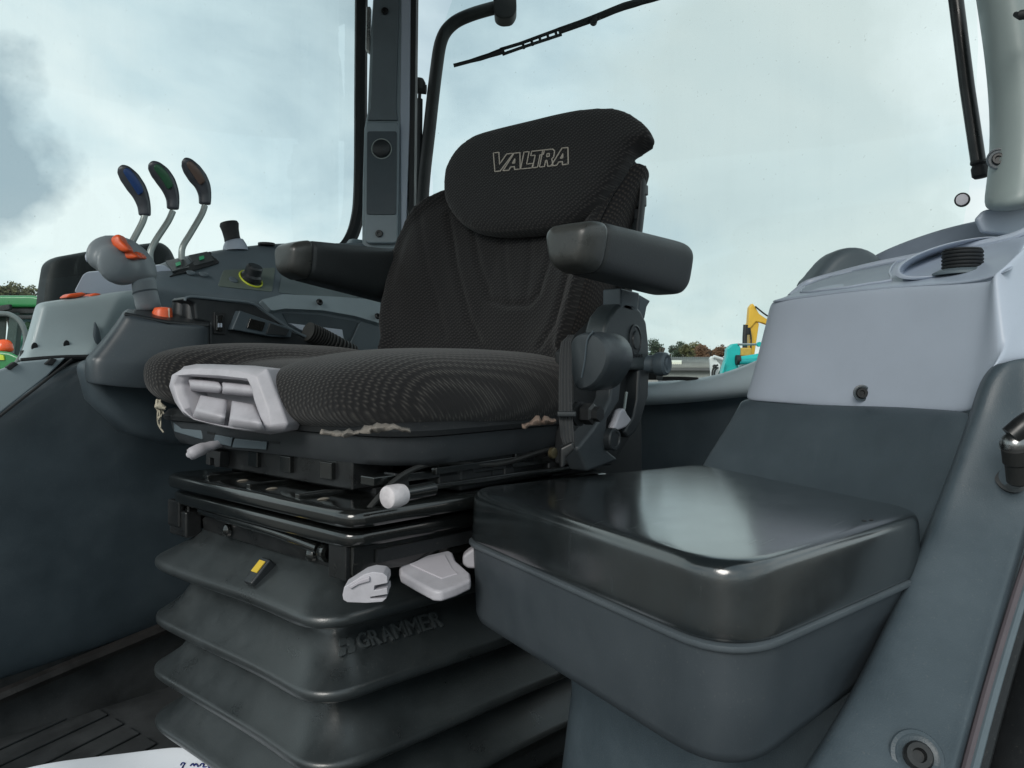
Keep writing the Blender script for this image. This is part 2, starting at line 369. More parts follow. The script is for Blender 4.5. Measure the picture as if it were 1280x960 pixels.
def text_on(s, p0, p1, updir, height, extrude, bold=0, shear=0, sp=1.0):
    """text from p0 along p1-p0, letters grow towards updir"""
    vs, fs = text_mesh(s, 1.0, extrude, bold, shear, sp)
    x0 = min(v.x for v in vs); x1 = max(v.x for v in vs); y0 = min(v.y for v in vs); y1 = max(v.y for v in vs)
    p0, p1 = Vector(p0), Vector(p1); X = (p1-p0); up = Vector(updir); up = (up - X.normalized()*up.dot(X.normalized())).normalized(); n = X.normalized().cross(up)
    return [p0 + X*((v.x-x0)/(x1-x0)) + up*height*((v.y-y0)/(y1-y0)) + n*v.z for v in vs], fs
def clump(c, r, n, size, flat=0.8, seed=0):
    """leaf faces scattered through an uneven volume"""
    rnd = random.Random(seed); vs, fs = [], []; c = Vector(c)
    for i in range(n):
        d = Vector((rnd.gauss(0, 1), rnd.gauss(0, 1), rnd.gauss(0, 1))).normalized()
        q = 1 + 0.35*mnoise.noise(d*2.2+Vector((seed, 0, 0)))
        p = c + Vector((d.x*r, d.y*r, d.z*r*flat))*q*(rnd.random()**0.4)
        a = Vector((rnd.gauss(0, 1), rnd.gauss(0, 1), rnd.gauss(0, 1))).normalized()*size*rnd.uniform(.5, 1.3)
        b = a.orthogonal().normalized()*size*rnd.uniform(.4, .9); k = len(vs)
        vs += [p-a, p-b, p+a, p+b]; fs.append((k, k+1, k+2, k+3))
    return vs, fs
FZ = -0.60       # cab floor, layout units
exec_parts = []
#==PARTS==
def remesh(geo, vox, smooth=6, fac=0.5):
    me = bpy.data.meshes.new('tmp'); me.from_pydata([Vector(v) for v in geo[0]], [], geo[1])
    b = bmesh.new(); b.from_mesh(me); bmesh.ops.recalc_face_normals(b, faces=b.faces); b.to_mesh(me); b.free()
    o = bpy.data.objects.new('tmp', me); sc.collection.objects.link(o)
    k = o.modifiers.new('r', 'REMESH'); k.mode = 'VOXEL'; k.voxel_size = vox
    k = o.modifiers.new('s', 'SMOOTH'); k.iterations = smooth; k.factor = fac
    dg = bpy.context.evaluated_depsgraph_get(); m2 = bpy.data.meshes.new_from_object(o.evaluated_get(dg))
    vs = [v.co.copy() for v in m2.vertices]; fs = [tuple(p.vertices) for p in m2.polygons]
    bpy.data.objects.remove(o); bpy.data.meshes.remove(me); bpy.data.meshes.remove(m2)
    return vs, fs
def segdist(p, a, b):
    ab = (b[0]-a[0], b[1]-a[1]); t = max(0, min(1, ((p[0]-a[0])*ab[0]+(p[1]-a[1])*ab[1])/(ab[0]**2+ab[1]**2+1e-12)))
    return math.hypot(p[0]-a[0]-ab[0]*t, p[1]-a[1]-ab[1]*t)
def polydist(p, pl): return min(segdist(p, pl[i], pl[i+1]) for i in range(len(pl)-1))
def sstep(a, b, x):
    t = max(0, min(1, (x-a)/(b-a))); return t*t*(3-2*t)

# ================================================================ SETTING
ZG = -CZ/S
gv = []; N = 40
ob('ground', sheet([[Vector((-1500+3000*i/N, -1500+3000*j/N, ZG)) for j in range(N+1)] for i in range(N+1)]),
   mat('gravel yard', (0.13, 0.125, 0.115), 0.85, grain=0.6, gscale=6, var=0.25, vscale=0.3), kind='structure')
ob('cab_floor', box((0.55, 0.75, FZ-0.02), 1.25, 1.0, 0.018), floor_m, kind='structure')
ob('cab_roof', box((0.5, 0.85, 1.12), 1.15, 0.88, 0.03), trim_dark, kind='structure', bev=0.02)

# rear bulkhead below the rear window
t = thing('rear_bulkhead', 'dark panel with a pale curved sill below the rear window', 'wall panel', (1.55, 0.85, FZ))
ob('lower_panel', box((1.57, 0.80, -0.335), 0.03, 0.85, 0.288), trim_dark, t, bev=0.01)
g = []
for px, py, h in ((640, 486, 18), (740, 485, 16), (800, 484, 17), (850, 482, 16), (890, 477, 17), (920, 468, 22), (945, 458, 30), (980, 444, 40)):
    u = 1.48
    g.append([U(px, py-1, u+0.09), U(px, py, u+0.04), U(px, py+3, u+0.005), U(px, py+h-6, u-0.005), U(px, py+h-1, u+0.01), U(px, py+h+2, u+0.03)])
ob('window_sill', sheet(g), mat('pale sill plastic', (0.46, 0.55, 0.60), 0.38, grain=0.1, var=0.05), t, sub=1, sol=0.01)
ob('latch_base', join(box(U(815, 470, 1.47), 0.014, 0.018, 0.008), lathe(U(815, 466, 1.47), UP, [(0.013, -0.006), (0.013, 0.008), (0.007, 0.012), (0, 0.012)], 16)), black_mt, t, bev=0.002)
ob('latch_bar', join(tube([U(822, 473, 1.50), U(850, 473, 1.51), U(872, 474, 1.51)], 0.004, 10, 3)), rubber, t)

# ================================================================ WINDOWS
wn = thing('rear_window', 'wide clear rear window behind the seat with a small round stud', 'window', (1.5, 0.9, 0.0))
pg = [(1.50, 0.22), (1.56, 0.5), (1.58, 0.85), (1.56, 1.2), (1.50, 1.50)]
ob('pane', sheet([[Vector((a, b, -0.02)), Vector((a+0.0, b, 1.08))] for a, b in pg]), pane_m, wn, sub=2)
sp = U(1203, 250, 1.455)
ob('stud', lathe(sp, (-1, 0, 0), [(0.0115, 0), (0.0115, 0.003), (0.0095, 0.004), (0.0095, 0.003), (0, 0.003)], 24), black_mt, wn)
ob('stud_cap', lathe(sp+Vector((-0.0032, 0, 0)), (-1, 0, 0), [(0.0092, 0), (0.0088, 0.0012), (0.006, 0.002), (0, 0.0022)], 24), mat('cap reflection white', (0.85, 0.83, 0.9), 0.5, grain=0), wn)  # bright reflection on the stud painted in as white
ws = thing('side_window', 'clear right side window beyond the control levers', 'window', (0.6, 1.66, 0.2))
ob('pane', sheet([[Vector((a, 1.66, 0.0)), Vector((a, 1.66, 1.08))] for a in (-0.5, 0.2, 0.8, 1.40)]), pane_m, ws)
ob('window_seal', tube([V(452, -60, 1.64), V(451, 100, 1.64), V(450, 230, 1.64), V(446, 275, 1.64), V(436, 302, 1.64), V(420, 318, 1.64)], 0.017, 8, 5), black_mt, ws)

# ================================================================ REAR RIGHT PILLAR
p = thing('cab_pillar', 'tall grey cab pillar with a dark inset panel and round dial between the windows', 'pillar', (1.45, 1.55, 0.2))
def Pp(px, py, dz=0): return D(px, py, 1.98+dz)
out = [(470, -70), (462, 60), (459, 140), (455, 160), (453, 230), (452, 312), (503, 312), (509, 250), (513, 100), (516, -70)]
ob('pillar_cover', prism([Pp(x, y, 0) for x, y in out], FW*0.10), trim_light2, p, bev=0.006)
out = [(467, -70), (466, 60), (463, 135), (459, 150), (497, 150), (495, 135), (497, 60), (501, -70)]
ob('pillar_recess', prism([Pp(x, y, -0.008) for x, y in out], FW*0.01), mat('recess grey trim', (0.12, 0.15, 0.168), 0.5, grain=0.2), p, bev=0.002)  # darker grey plate on the pillar cover
out = roundpoly([Pp(x, y, -0.02) for x, y in [(457, 152), (456, 304), (497, 304), (499, 152)]], 0.012)
ob('lower_cover', prism(out, FW*0.03), mat('pillar cover plastic', (0.22, 0.27, 0.30), 0.42, grain=0.2), p, bev=0.004)
out = roundpoly([Pp(x, y, -0.024) for x, y in [(459, 164), (458, 268), (495, 268), (496, 164)]], 0.006)
ob('dial_panel', prism(out, FW*0.01), trim_dark, p, bev=0.001)
c = Pp(477, 186, -0.025)
ob('dial_ring', tube([c+RT*0.024*math.cos(a)+UP*0.024*math.sin(a) for a in [i*math.pi/16 for i in range(32)]], 0.0016, 6, closed=True), rodm, p)
ob('dial', lathe(c, -FW, [(0.022, 0), (0.021, 0.008), (0.017, 0.011), (0, 0.012)], 28), black_pl, p)
screw('screw', Pp(474, 292, -0.022), -FW, 0.009, p); screw('screw', Pp(481, 14, -0.01), -FW, 0.009, p)
ob('side_strip', prism([Pp(x, y, -0.004) for x, y in [(502, -70), (500, 145), (501, 290), (507, 300), (512, 150), (514, -70)]], FW*0.03), trim_light, p, bev=0.003)
ob('edge_seal', prism([Pp(x, y, 0.0) for x, y in [(513, -70), (510, 288), (517, 290), (521, -70)]], FW*0.05), black_mt, p, bev=0.003)
ob('hinge_plate', prism([Pp(x, y, 0.0) for x, y in roundpoly([(458, 8, 0), (457, 62, 0), (461, 66, 0), (463, 8, 0)], 1) for x, y in [(x, y)]] if 0 else [Pp(458, 8), Pp(457, 62), Pp(462, 66), Pp(463, 8)], FW*0.02), steel, p, bev=0.002)

# ================================================================ OUTSIDE THE REAR WINDOW
m = thing('mirror_arm', 'bent black tube rising outside the rear window behind the headrest', 'mirror arm', D(525, 260, 2.3))
ob('arm_tube', tube([D(525, 330, 2.3), D(529, 235, 2.3), D(537, 160, 2.3), D(545, 90, 2.3), D(552, 50, 2.3), D(566, 30, 2.3), D(590, 18, 2.3), D(625, 8, 2.3)], 0.0185, 14, 6), rubber, m)
ob('clamp', join(prism(roundpoly([D(616, -12, 2.27), D(618, 18, 2.27), D(626, 23, 2.27), D(640, 22, 2.27), D(646, 12, 2.27), D(645, -12, 2.27)], 0.012), FW*0.06)), rubber, m, bev=0.004)
ob('bracket', join(tube([D(521, 111, 2.3), D(533, 112, 2.3)], 0.014, 10), lathe(D(523, 104, 2.3), UP, [(0.019, -0.02), (0.021, 0), (0.015, 0.012), (0, 0.014)], 14)), rubber, m)
ob('support_rod', join(tube([D(524, 124, 2.3), D(523, 200, 2.3), D(519, 300, 2.3)], 0.0105, 10), tube([D(525, 108, 2.3), D(524, 130, 2.3)], 0.005, 8)), black_mt, m)
w = thing('window_wiper', 'long thin black wiper resting across the top of the rear window', 'wiper', D(700, 40, 2.0))
ob('blade', tube([D(567, 82, 2.0), D(600, 73, 2.0), D(630, 63, 2.0)], [0.005, 0.0065, 0.008], 8, 3), black_mt, w)
ob('arm', tube([D(698, 39, 2.0), D(740, 24, 1.99), D(780, 8, 1.98), D(815, -1, 1.97), D(850, -12, 1.96)], [0.009, 0.0095, 0.010, 0.008, 0.008], 8, 3), black_mt, w)
ob('frame_rail', join(tube([D(625, 62, 2.0), D(650, 54.5, 2.0), D(700, 36, 2.0)], 0.0045, 6), tube([D(628, 68, 2.0), D(652, 59.5, 2.0), D(702, 43, 2.0)], 0.0042, 6)), black_mt, w)
for a, b_ in (((653, 52), (655, 61)), ((664, 49), (666, 57)), ((674, 45), (676, 53)), ((684, 42), (686, 50)), ((694, 38), (696, 46))):
    ob('frame_bar', tube([D(*a, 2.0), D(*b_, 2.0)], 0.0035, 6), black_mt, w)
ob('pivot', lathe(D(742, 27, 1.98), -FW, [(0.009, -0.006), (0.009, 0.01), (0, 0.012)], 14), black_mt, w)

# ================================================================ REAR LEFT PILLAR + STRUT
p = thing('cab_pillar', 'pale grey curved cab pillar with a deep round screw hole at the right', 'pillar', D(1260, 262, 1.15))
rings = []
for py, xl, dep in ((-80, 1208, 1.10), (0, 1219, 1.10), (60, 1229, 1.10), (140, 1237, 1.10), (200, 1236, 1.10), (240, 1231, 1.09), (268, 1227, 1.08)):
    rings.append([D(xl+1, py, dep+0.06), D(xl, py, dep+0.02), D(xl+3, py, dep), D(xl+12, py, dep-0.02), D(xl+26, py-1, dep-0.04), D(xl+50, py-4, dep-0.06), D(xl+90, py-8, dep-0.05), D(xl+90, py-8, dep+0.12), D(xl+20, py, dep+0.12)])
pc = ob('pillar_cover', loft(rings), mat('pillar green grey plastic', (0.27, 0.32, 0.315), 0.45, grain=0.2, var=0.05), p, sub=2)
bv = bvh_of(pc); q = on(bv, 1248, 199, 0.0)
ax = (-FW*0.85 - RT*0.5).normalized()
ob('screw_cup', lathe(q, ax, [(0.0135, 0.001), (0.0145, 0.0022), (0.0125, 0.0026), (0.0115, 0.0005), (0.0, 0.0003)], 28), trim_dark, p)
screw('screw', q+ax*0.0008, ax, 0.008, p)
ob('handle_nub', tube([D(1270, 18, 1.0), D(1275, 19, 0.99), D(1300, 14, 0.98)], [0.0035, 0.006, 0.007], 12, 3), black_mt, p)
ob('pillar_foot', prism([D(x, y, 1.12) for x, y in [(1222, 273), (1232, 262), (1300, 252), (1300, 300), (1230, 290)]], FW*0.012), trim_light, p, bev=0.004)
s_ = thing('gas_strut', 'straight black gas strut hanging beside the right pillar', 'gas strut', D(1225, 215, 1.28))
ob('strut_tube', tube([D(1186, -60, 1.30), D(1195, 0, 1.295), D(1209, 110, 1.29), D(1223, 203, 1.28)], 0.0112, 16), black_st, s_)
ob('end_fitting', join(lathe(D(1223, 201, 1.28), D(1226, 222, 1.28)-D(1223, 201, 1.28), [(0.012, 0), (0.0125, 0.004), (0.010, 0.007), (0.0125, 0.012), (0.0125, 0.024), (0.009, 0.028), (0, 0.028)], 18), lathe(D(1229, 208, 1.275), RT, [(0.006, -0.004), (0.006, 0.008), (0, 0.008)], 12)), black_mt, s_)

# ================================================================ LEFT REAR HOUSING (pale grey)
h = thing('fender_housing', 'pale blue grey moulded housing with a cup recess and black threaded plug', 'side housing', D(1090, 500, 1.1))
def hd(px): return 1.22 - (px-930)/(1245-930)*0.38
gr = []
prof = [(0, 0.0), (0.25, -0.004), (0.6, -0.006), (0.93, -0.006), (1.0, -0.002)]
colsF = [(929, 500, 962, 376), (941, 501, 972, 374), (990, 505, 1008, 370), (1060, 510, 1080, 361), (1140, 514, 1160, 355), (1200, 517, 1225, 351.5), (1216, 512, 1240, 350)]
# the front face as a grid whose right side turns the corner
rows = []
for k in range(9):
    f = k/8; r_ = []
    for i, (xb, yb, xt, yt) in enumerate(colsF):
        x = xb+(xt-xb)*f**0.9 if i < 2 else xb+(xt-xb)*f; y = yb+(yt-yb)*f
        r_.append(D(x, y, hd(x) + 0.03*f + (0.02 if i == 0 else 0)))
    xr = 1268 - 4*f + 0*f; 
    r_.append(D(1250+12*(1-f)*0.6, max(yb+(yt-yb)*f, 0)*1.0-6*(1-f) if f > 0.12 else 470, 0.825+0.03*f))
    r_.append(D(1262+10*(1-f), (452 if f < .45 else 452-(f-.45)*235), 0.835+0.04*f))
    r_.append(D(1300, (450 if f < .45 else 450-(f-.45)*330), 0.86+0.06*f))
    rows.append(r_)
# side of the face: notch follows the dark trim
rows[0][-3] = D(1222, 482, 0.835); rows[0][-2] = D(1246, 457, 0.835); rows[0][-1] = D(1300, 449, 0.85)
rows[1][-3] = D(1232, 470, 0.83); rows[1][-2] = D(1250, 448, 0.83); rows[1][-1] = D(1300, 440, 0.85)
for k in range(2, 9):
    f = k/8
    rows[k][-3] = D(1240+12*(1-f), 500-152*f-6, 0.828+0.03*f)
    rows[k][-2] = D(1262-2*f, 440-100*f-8*f, 0.832+0.035*f)
    rows[k][-1] = D(1300, 430-140*f, 0.86+0.06*f)
ob('front_panel', sheet(rows), trim_light, h, sub=2, sol=0.006, solo=-1)
# upper deck: ledge, groove, rear rim
deck = []
for (xa, ya), (xb, yb), (xc, yc), (xd, yd), (xe, ye) in (
    ((962, 376), (972, 373), (985, 368), (994, 364), (1002, 356)),
    ((1008, 370), (1010, 366), (1008, 361), (1011, 352), (1022, 345)),
    ((1060, 363), (1062, 360), (1062, 354), (1070, 336), (1078, 332)),
    ((1110, 359), (1112, 356), (1114, 350), (1128, 322), (1136, 318)),
    ((1160, 355), (1162, 352), (1166, 346), (1185, 310), (1190, 306)),
    ((1225, 351.5), (1229, 347), (1232, 340), (1240, 302), (1244, 298)),
    ((1262, 336), (1266, 330), (1270, 322), (1290, 290), (1296, 287))):
    d0 = hd(xa)+0.03
    deck.append([D(xa, ya+5, d0+0.004), D(xa, ya-1, d0-0.004), D(xb, yb, d0+0.02), D(xc, yc, d0+0.05), D(xd, yd, d0+0.20), D(xe, ye, d0+0.24)])
deck_o = ob('upper_deck', sheet(deck), mat('deck plastic', (0.36, 0.415, 0.50), 0.42, grain=0.12, var=0.05), h, sub=2, sol=0.006, solo=-1)
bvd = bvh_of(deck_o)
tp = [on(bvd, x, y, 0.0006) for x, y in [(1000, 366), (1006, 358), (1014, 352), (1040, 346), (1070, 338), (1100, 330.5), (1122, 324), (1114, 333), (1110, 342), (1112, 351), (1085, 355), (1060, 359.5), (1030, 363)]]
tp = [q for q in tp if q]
ob('trough_shade', prism([q-FW*0.0035 for q in tp], FW*0.004), mat('trough shade grey', (0.24, 0.285, 0.35), 0.42, grain=0.2), h, bev=0.0012)  # darker plate on the deck: shade of the trough put into its colour
ob('trough_rim', tube([q-FW*0.004 for q in tp], 0.0016, 6, 2, closed=True), trim_light, h)
ob('ledge_rim', tube([D(988, 371, 1.30), D(996, 364, 1.31), D(1010, 353.5, 1.33), D(1050, 342, 1.30), D(1090, 332, 1.25), D(1140, 322, 1.20), D(1200, 310, 1.13), D(1262, 297, 1.07), D(1290, 285, 1.05)], 0.0055, 10, 4), trim_light, h)
rr = []
for px, yt, yb in ((1085, 326, 336), (1100, 317, 334), (1130, 304, 328), (1179, 287, 318), (1230, 276, 310), (1300, 262, 300)):
    d = 1.45-(px-1085)*0.0012
    rr.append([D(px, yb, d-0.02), D(px, (yt+yb)/2, d-0.005), D(px, yt+1, d), D(px+2, yt, d+0.015), D(px+4, yt+6, d+0.05)])
ob('rear_rim', sheet(rr), mat('rim plastic', (0.20, 0.24, 0.30), 0.45, grain=0.12), h, sub=2, sol=0.004)
dome = [D(x, y, 1.42) for x, y in [(1000, 360), (1012, 349), (1022, 338), (1034, 322), (1048, 311), (1062, 307), (1078, 308), (1092, 314), (1106, 326), (1112, 345)]]
rings = []
for k, (sc_, dd) in enumerate(((1.0, 0.10), (1.0, 0.02), (0.97, 0.0), (0.9, -0.012), (0.7, -0.018))):
    cdm = D(1060, 350, 1.42); rings.append([cdm+(q-cdm)*sc_+FW*dd for q in dome])
ob('dome', loft(rings), trim_mid, h, sub=1)
ob('deck_filler', prism([D(x, y, 0.955) for x, y in [(1218, 350), (1262, 344), (1262, 362), (1218, 362)]], FW*0.01), trim_light, h)
cup_c = D(1192, 321, 1.055)
cx_, cy_ = RT, (UP*0.35+FW*0.93).normalized()
def ell(px0, py0, rx, ry, rot, d, n=36):
    return [D(px0+rx*math.cos(a)*math.cos(rot)-ry*math.sin(a)*math.sin(rot), py0+rx*math.cos(a)*math.sin(rot)+ry*math.sin(a)*math.cos(rot), d+0.05*math.sin(-a)) for a in [i*2*math.pi/n for i in range(n)]]
E0 = ell(1191, 323, 76, 20, R(-14), 1.06); E1 = ell(1191, 324, 70, 16.5, R(-14), 1.065); E2 = ell(1194, 328, 64, 14, R(-13), 1.12)
ob('cup_recess', loft([E0, [q-FW*0.012+UP*0.002 for q in ell(1191, 323, 73, 18, R(-14), 1.06)], E1, E2], cap=False), trim_light, h, sub=1)
ob('cup_floor', ([*E2], [tuple(range(len(E2)))]), trim_mid, h)
pb = D(1203, 337, 1.0)
ob('plug_base', lathe(pb-UP*0.004, UP, [(0.034, -0.003), (0.034, 0.0), (0.026, 0.004), (0, 0.004)], 28), trim_mid, h)
prf = [(0.0, 0.0)]; z = 0
for k in range(5): prf += [(0.0225, z), (0.0235, z+0.0012), (0.0235, z+0.003), (0.0215, z+0.0038)]; z += 0.0045
prf += [(0.0225, z), (0.021, z+0.002), (0.0, z+0.0025)]
ob('threaded_plug', lathe(pb+UP*0.001, UP, prf, 28), black_mt, h, ang=50)
q = D(1077, 491, hd(1077)-0.004); nrm_f = (-FW*0.95-RT*0.25).normalized()
ob('screw_washer', lathe(q, nrm_f, [(0.0105, 0), (0.0105, 0.0015), (0.0085, 0.002), (0.008, 0.0008), (0, 0.0008)], 24), trim_dark, h)
screw('screw', q+nrm_f*0.001, nrm_f, 0.0072, h)

# ================================================================ WHEEL ARCH TRIM (dark) + DOOR SEALS
a_ = thing('wheel_arch_trim', 'dark slate wheel arch cover sweeping down behind the black topped box', 'wheel arch trim', D(1150, 900, 0.7))
g = []
for f in [i/5 for i in range(6)]:
    top = (925+(1216-925)*f, 501+(518-501)*f); bot = (862+(1172-862)*f, 598+(655-598)*f)
    dt_ = 1.235-0.385*f; db = 1.20-0.37*f
    g.append([D(top[0], top[1]-6, dt_+0.02), D(top[0]-3, top[1]+2, dt_-0.002), D(top[0]*0.72+bot[0]*0.28, top[1]*0.72+bot[1]*0.28, dt_*0.7+db*0.3-0.006), D((top[0]+bot[0])/2, (top[1]+bot[1])/2, (dt_+db)/2), D(*bot, db), D(bot[0]-14, bot[1]+70, db-0.06)])
ob('inner_cover', sheet(g), trim_dark, a_, sub=2, sol=0.006, solo=-1)
g = []
for xl, yl, xm, xr, yr, d in ((1243, 452, 1262, 1300, 446, 0.83), (1226, 470, 1256, 1300, 470, 0.825), (1214, 515, 1250, 1300, 520, 0.82), (1190, 580, 1235, 1300, 590, 0.80), (1163, 650, 1225, 1292, 650, 0.78), (1128, 730, 1195, 1268, 730, 0.74), (1092, 810, 1165, 1245, 810, 0.70), (1050, 890, 1130, 1222, 890, 0.66), (990, 980, 1090, 1198, 980, 0.62), (930, 1080, 1040, 1172, 1080, 0.58)):
    g.append([D(xl-4, yl+8, d+0.06), D(xl, yl, d+0.008), D(xl+9, yl, d-0.006), D(xm, (yl+yr)/2, d-0.012), D(xr-22, yr, d-0.012), D(xr-12, yr, d-0.016), D(xr-3, yr, d-0.010), D(xr, yr, d+0.02)])
oc = ob('outer_cover', sheet(g), trim_dark, a_, sub=2, sol=0.005, solo=-1)
bv = bvh_of(oc); q = on(bv, 1146, 946, 0.0)
nx = (-FW*0.8+UP*0.55-RT*0.1).normalized()
ob('screw_cup', lathe(q, nx, [(0.0205, 0.0), (0.0195, 0.0016), (0.0165, 0.0022), (0.0145, 0.0010), (0, 0.0006)], 32), trim_dark, a_)
screw('screw', q+nx*0.0015, nx, 0.011, a_)
ds = thing('door_seal', 'layered rubber and metal door seal running down the right edge', 'door seal', D(1215, 1000, 0.6))
rubber2 = mat('purple grey seal', (0.10, 0.085, 0.095), 0.5, grain=0.2)
for nm, x0, rad, mm, dd in (('inner_lip', 1300, 0.0038, rubber2, 0), ('metal_channel', 1309, 0.0030, trim_mid, -0.003), ('outer_lip', 1318, 0.0042, black_mt, 0.0)):
    o_ = x0-1300
    ob(nm, tube([D(1302+o_, 650, 0.775+dd), D(1274+o_, 735, 0.735+dd), D(1251+o_, 810, 0.695+dd), D(1228+o_, 890, 0.655+dd), D(1204+o_, 980, 0.615+dd), D(1176+o_, 1080, 0.575+dd)], rad*1.2, 10, 4), mm, ds)
ob('door_frame', sheet([[D(1322, 650, 0.79), D(1420, 650, 0.76)], [D(1270, 810, 0.71), D(1420, 810, 0.66)], [D(1195, 1080, 0.59), D(1420, 1080, 0.54)]]), black_mt, ds, sol=0.02)
st = thing('ball_stud', 'shiny ball joint on a black socket at the right edge', 'ball stud', D(1270, 598, 0.76))
ob('hole_cup', lathe(D(1262, 600, 0.785), nx, [(0.0145, 0), (0.015, 0.003), (0.0115, 0.004), (0.011, 0.001), (0, 0.001)], 24), floor_m, st)
ax = (D(1268, 560, 0.75)-D(1273, 606, 0.76)).normalized()
ob('socket', lathe(D(1274, 603, 0.755), ax, [(0.009, 0), (0.0105, 0.002), (0.0105, 0.02), (0.012, 0.022), (0.012, 0.036), (0.009, 0.038), (0, 0.038)], 24), rubber, st)
ob('ball', lathe(D(1268, 556, 0.748), UP, [(0.0, -0.0115)]+[(0.0125*math.cos(R(b)), 0.0125*math.sin(R(b))) for b in range(-60, 90, 15)]+[(0, 0.0125)], 24), mat('dull steel', (0.28, 0.28, 0.28), 0.3, metal=1, grain=0.3, gscale=300), st)
ob('shackle', tube([D(1264, 545, 0.745), D(1285, 528, 0.742), D(1310, 520, 0.745)], 0.010, 14, 3), black_st, st)

# ================================================================ BOX WITH BLACK VINYL TOP
bx = thing('storage_box', 'deep grey box with a worn glossy black padded lid in the near right', 'box seat', Z(905, 860, FZ))
foot = [Z(577, 621, -0.15), Z(918, 735, -0.15), Z(1166, 652, -0.15), Z(876, 588, -0.15)]
foot = [Vector((q.x, q.y, 0)) for q in foot]; cen = sum(foot, Vector())/4
def insetp(pts, d):
    k = len(pts); out = []
    for i in range(k):
        p0, a, b = pts[i], pts[i-1], pts[(i+1) % k]; e1 = (p0-a).normalized(); e2 = (b-p0).normalized()
        n1 = Vector((-e1.y, e1.x, 0)); n2 = Vector((-e2.y, e2.x, 0))
        if n1.dot(cen-p0) < 0: n1 = -n1
        if n2.dot(cen-p0) < 0: n2 = -n2
        out.append(p0 + (n1+n2)*(d/(1+n1.dot(n2))))
    return out
def ringz(pts, z, ins, rr_):
    o_ = roundpoly(insetp(pts, ins), rr_, 9); return [Vector((q.x, q.y, z)) for q in o_]
RR = [0.045, 0.065, 0.045, 0.035]
prof = [(-0.1385, 0.04), (-0.1385, 0.0135), (-0.1392, 0.009), (-0.141, 0.005), (-0.1445, 0.0022), (-0.150, 0.0008), (-0.17, 0.0), (-0.190, -0.0015), (-0.1965, -0.001), (-0.198, 0.002)]
rings = [ringz(foot, z, i, [max(r-i*0.6, .006) for r in RR]) for z, i in prof]
for r_ in rings[:1]: pass
ctr = [cen+(q-cen)*0.5 for q in rings[0]]; ctr = [Vector((q.x, q.y, -0.1388)) for q in ctr]
lid = ob('padded_lid', loft([ctr]+rings), vinyl, bx, ang=60)
lid.modifiers.new('s', 'SUBSURF').levels = 1
prof = [(-0.196, 0.004), (-0.1975, -0.0032), (-0.2005, -0.0035), (-0.2025, -0.002)]
ob('lid_seam', loft([ringz(foot, z, i, RR) for z, i in prof], cap=False), mat('seam edge', (0.085, 0.102, 0.115), 0.35, grain=0.1), bx, ang=60)
foot2 = [foot[0], foot[1]+Vector((0.0, 0.0, 0)), foot[2]+(foot[3]-foot[2])*0.06+(foot[1]-foot[2])*0.10, foot[3]]
def base_ring(f, z, ins):
    q = [foot[i].lerp(foot2[i], f) for i in range(4)]; pr_ = roundpoly(insetp(q, ins), RR, 9); return pr_
rings = []
zb = [(-0.201, 0.0, 0.0005), (-0.22, 0.25, 0.001), (-0.24, 0.6, 0.002), (-0.278, 1.0, 0.003), (-0.287, 1.0, 0.006), (-0.290, 1.0, 0.012)]
for z, f, i in zb: rings.append([Vector((q.x, q.y, z)) for q in base_ring(f, z, i)])
ob('box_body', loft(rings), box_pl, bx, ang=60)
pf = [foot[0].lerp(cen, 0.42), foot[1].lerp(cen, 0.40), foot[2].lerp(cen, 0.05), foot[3].lerp(cen, 0.1)]
ob('pedestal', loft([[Vector((q.x, q.y, z)) for q in roundpoly(insetp(pf, i), 0.05, 7)] for z, i in ((-0.285, 0), (-0.36, 0.004), (-0.5, -0.01), (FZ, -0.03))]), trim_dark, bx, ang=60)
bvl = bvh_of(lid)
for px, py in ((1080, 651), (1089, 650)):
    q = on(bvl, px, py, 0.0002)
    if q: ob('pit', lathe(q, UP, [(0.0022, 0), (0.0018, 0.0005), (0, 0.0002)], 8), black_mt, bx)

# ================================================================ RIGHT SIDE CONSOLE
cs = thing('side_console', 'long blue grey right hand side console under the side window', 'console', V(250, 470, 1.4))
rows = []
for px, y0, y1, y2, y3, y4, y5 in (
    (186, 338, 334, 345, 362, 372, 470), (200, 331, 328, 341, 357, 367, 470), (222, 322, 319, 345, 361, 372, 470), (260, 315, 312, 352, 367, 378, 470),
    (300, 309, 306, 360, 372, 384, 470), (340, 304, 301, 365, 377, 390, 470), (390, 304, 301, 372, 381, 398, 470),
    (430, 304, 301, 378, 386, 404, 470), (470, 303, 300, 381, 390, 410, 470), (500, 303, 300, 384, 394, 414, 470)):
    rows.append([V(px, y0+16, 1.60), V(px, y0, 1.56), V(px, y1+1, 1.53), V(px, y1*.5+y2*.5, 1.47), V(px, y2, 1.41), V(px, y3, 1.385), V(px, y4, 1.39), V(px, y4*.6+y5*.4, 1.40), V(px, y5, 1.40)])
con = ob('console_shell', sheet(rows), trim_mid, cs, sub=2, sol=0.006, solo=-1)
bvc = bvh_of(con)
def patch(pts, r=0.0, lift=0.002, thick=0.004, bvh=None, n=4):
    """a plate lying on a built surface: px outline -> conformed polygon, raised by lift"""
    P = [on(bvh or bvc, x, y, 0) for x, y in pts]; P = [q for q in P if q]
    if r: P = roundpoly(P, r, n)
    nr = Vector()
    for i in range(1, len(P)-1): nr += (P[i]-P[0]).cross(P[i+1]-P[0])
    nr.normalize()
    if nr.dot(sum(P, Vector())) > 0: nr = -nr
    return prism([q+nr*lift for q in P], -nr*thick), nr
g, nr = patch([(202, 325), (262, 315), (274, 329), (211, 347)], 0.006, 0.002)
ob('switch_bezel', g, black_mt, cs, bev=0.001)
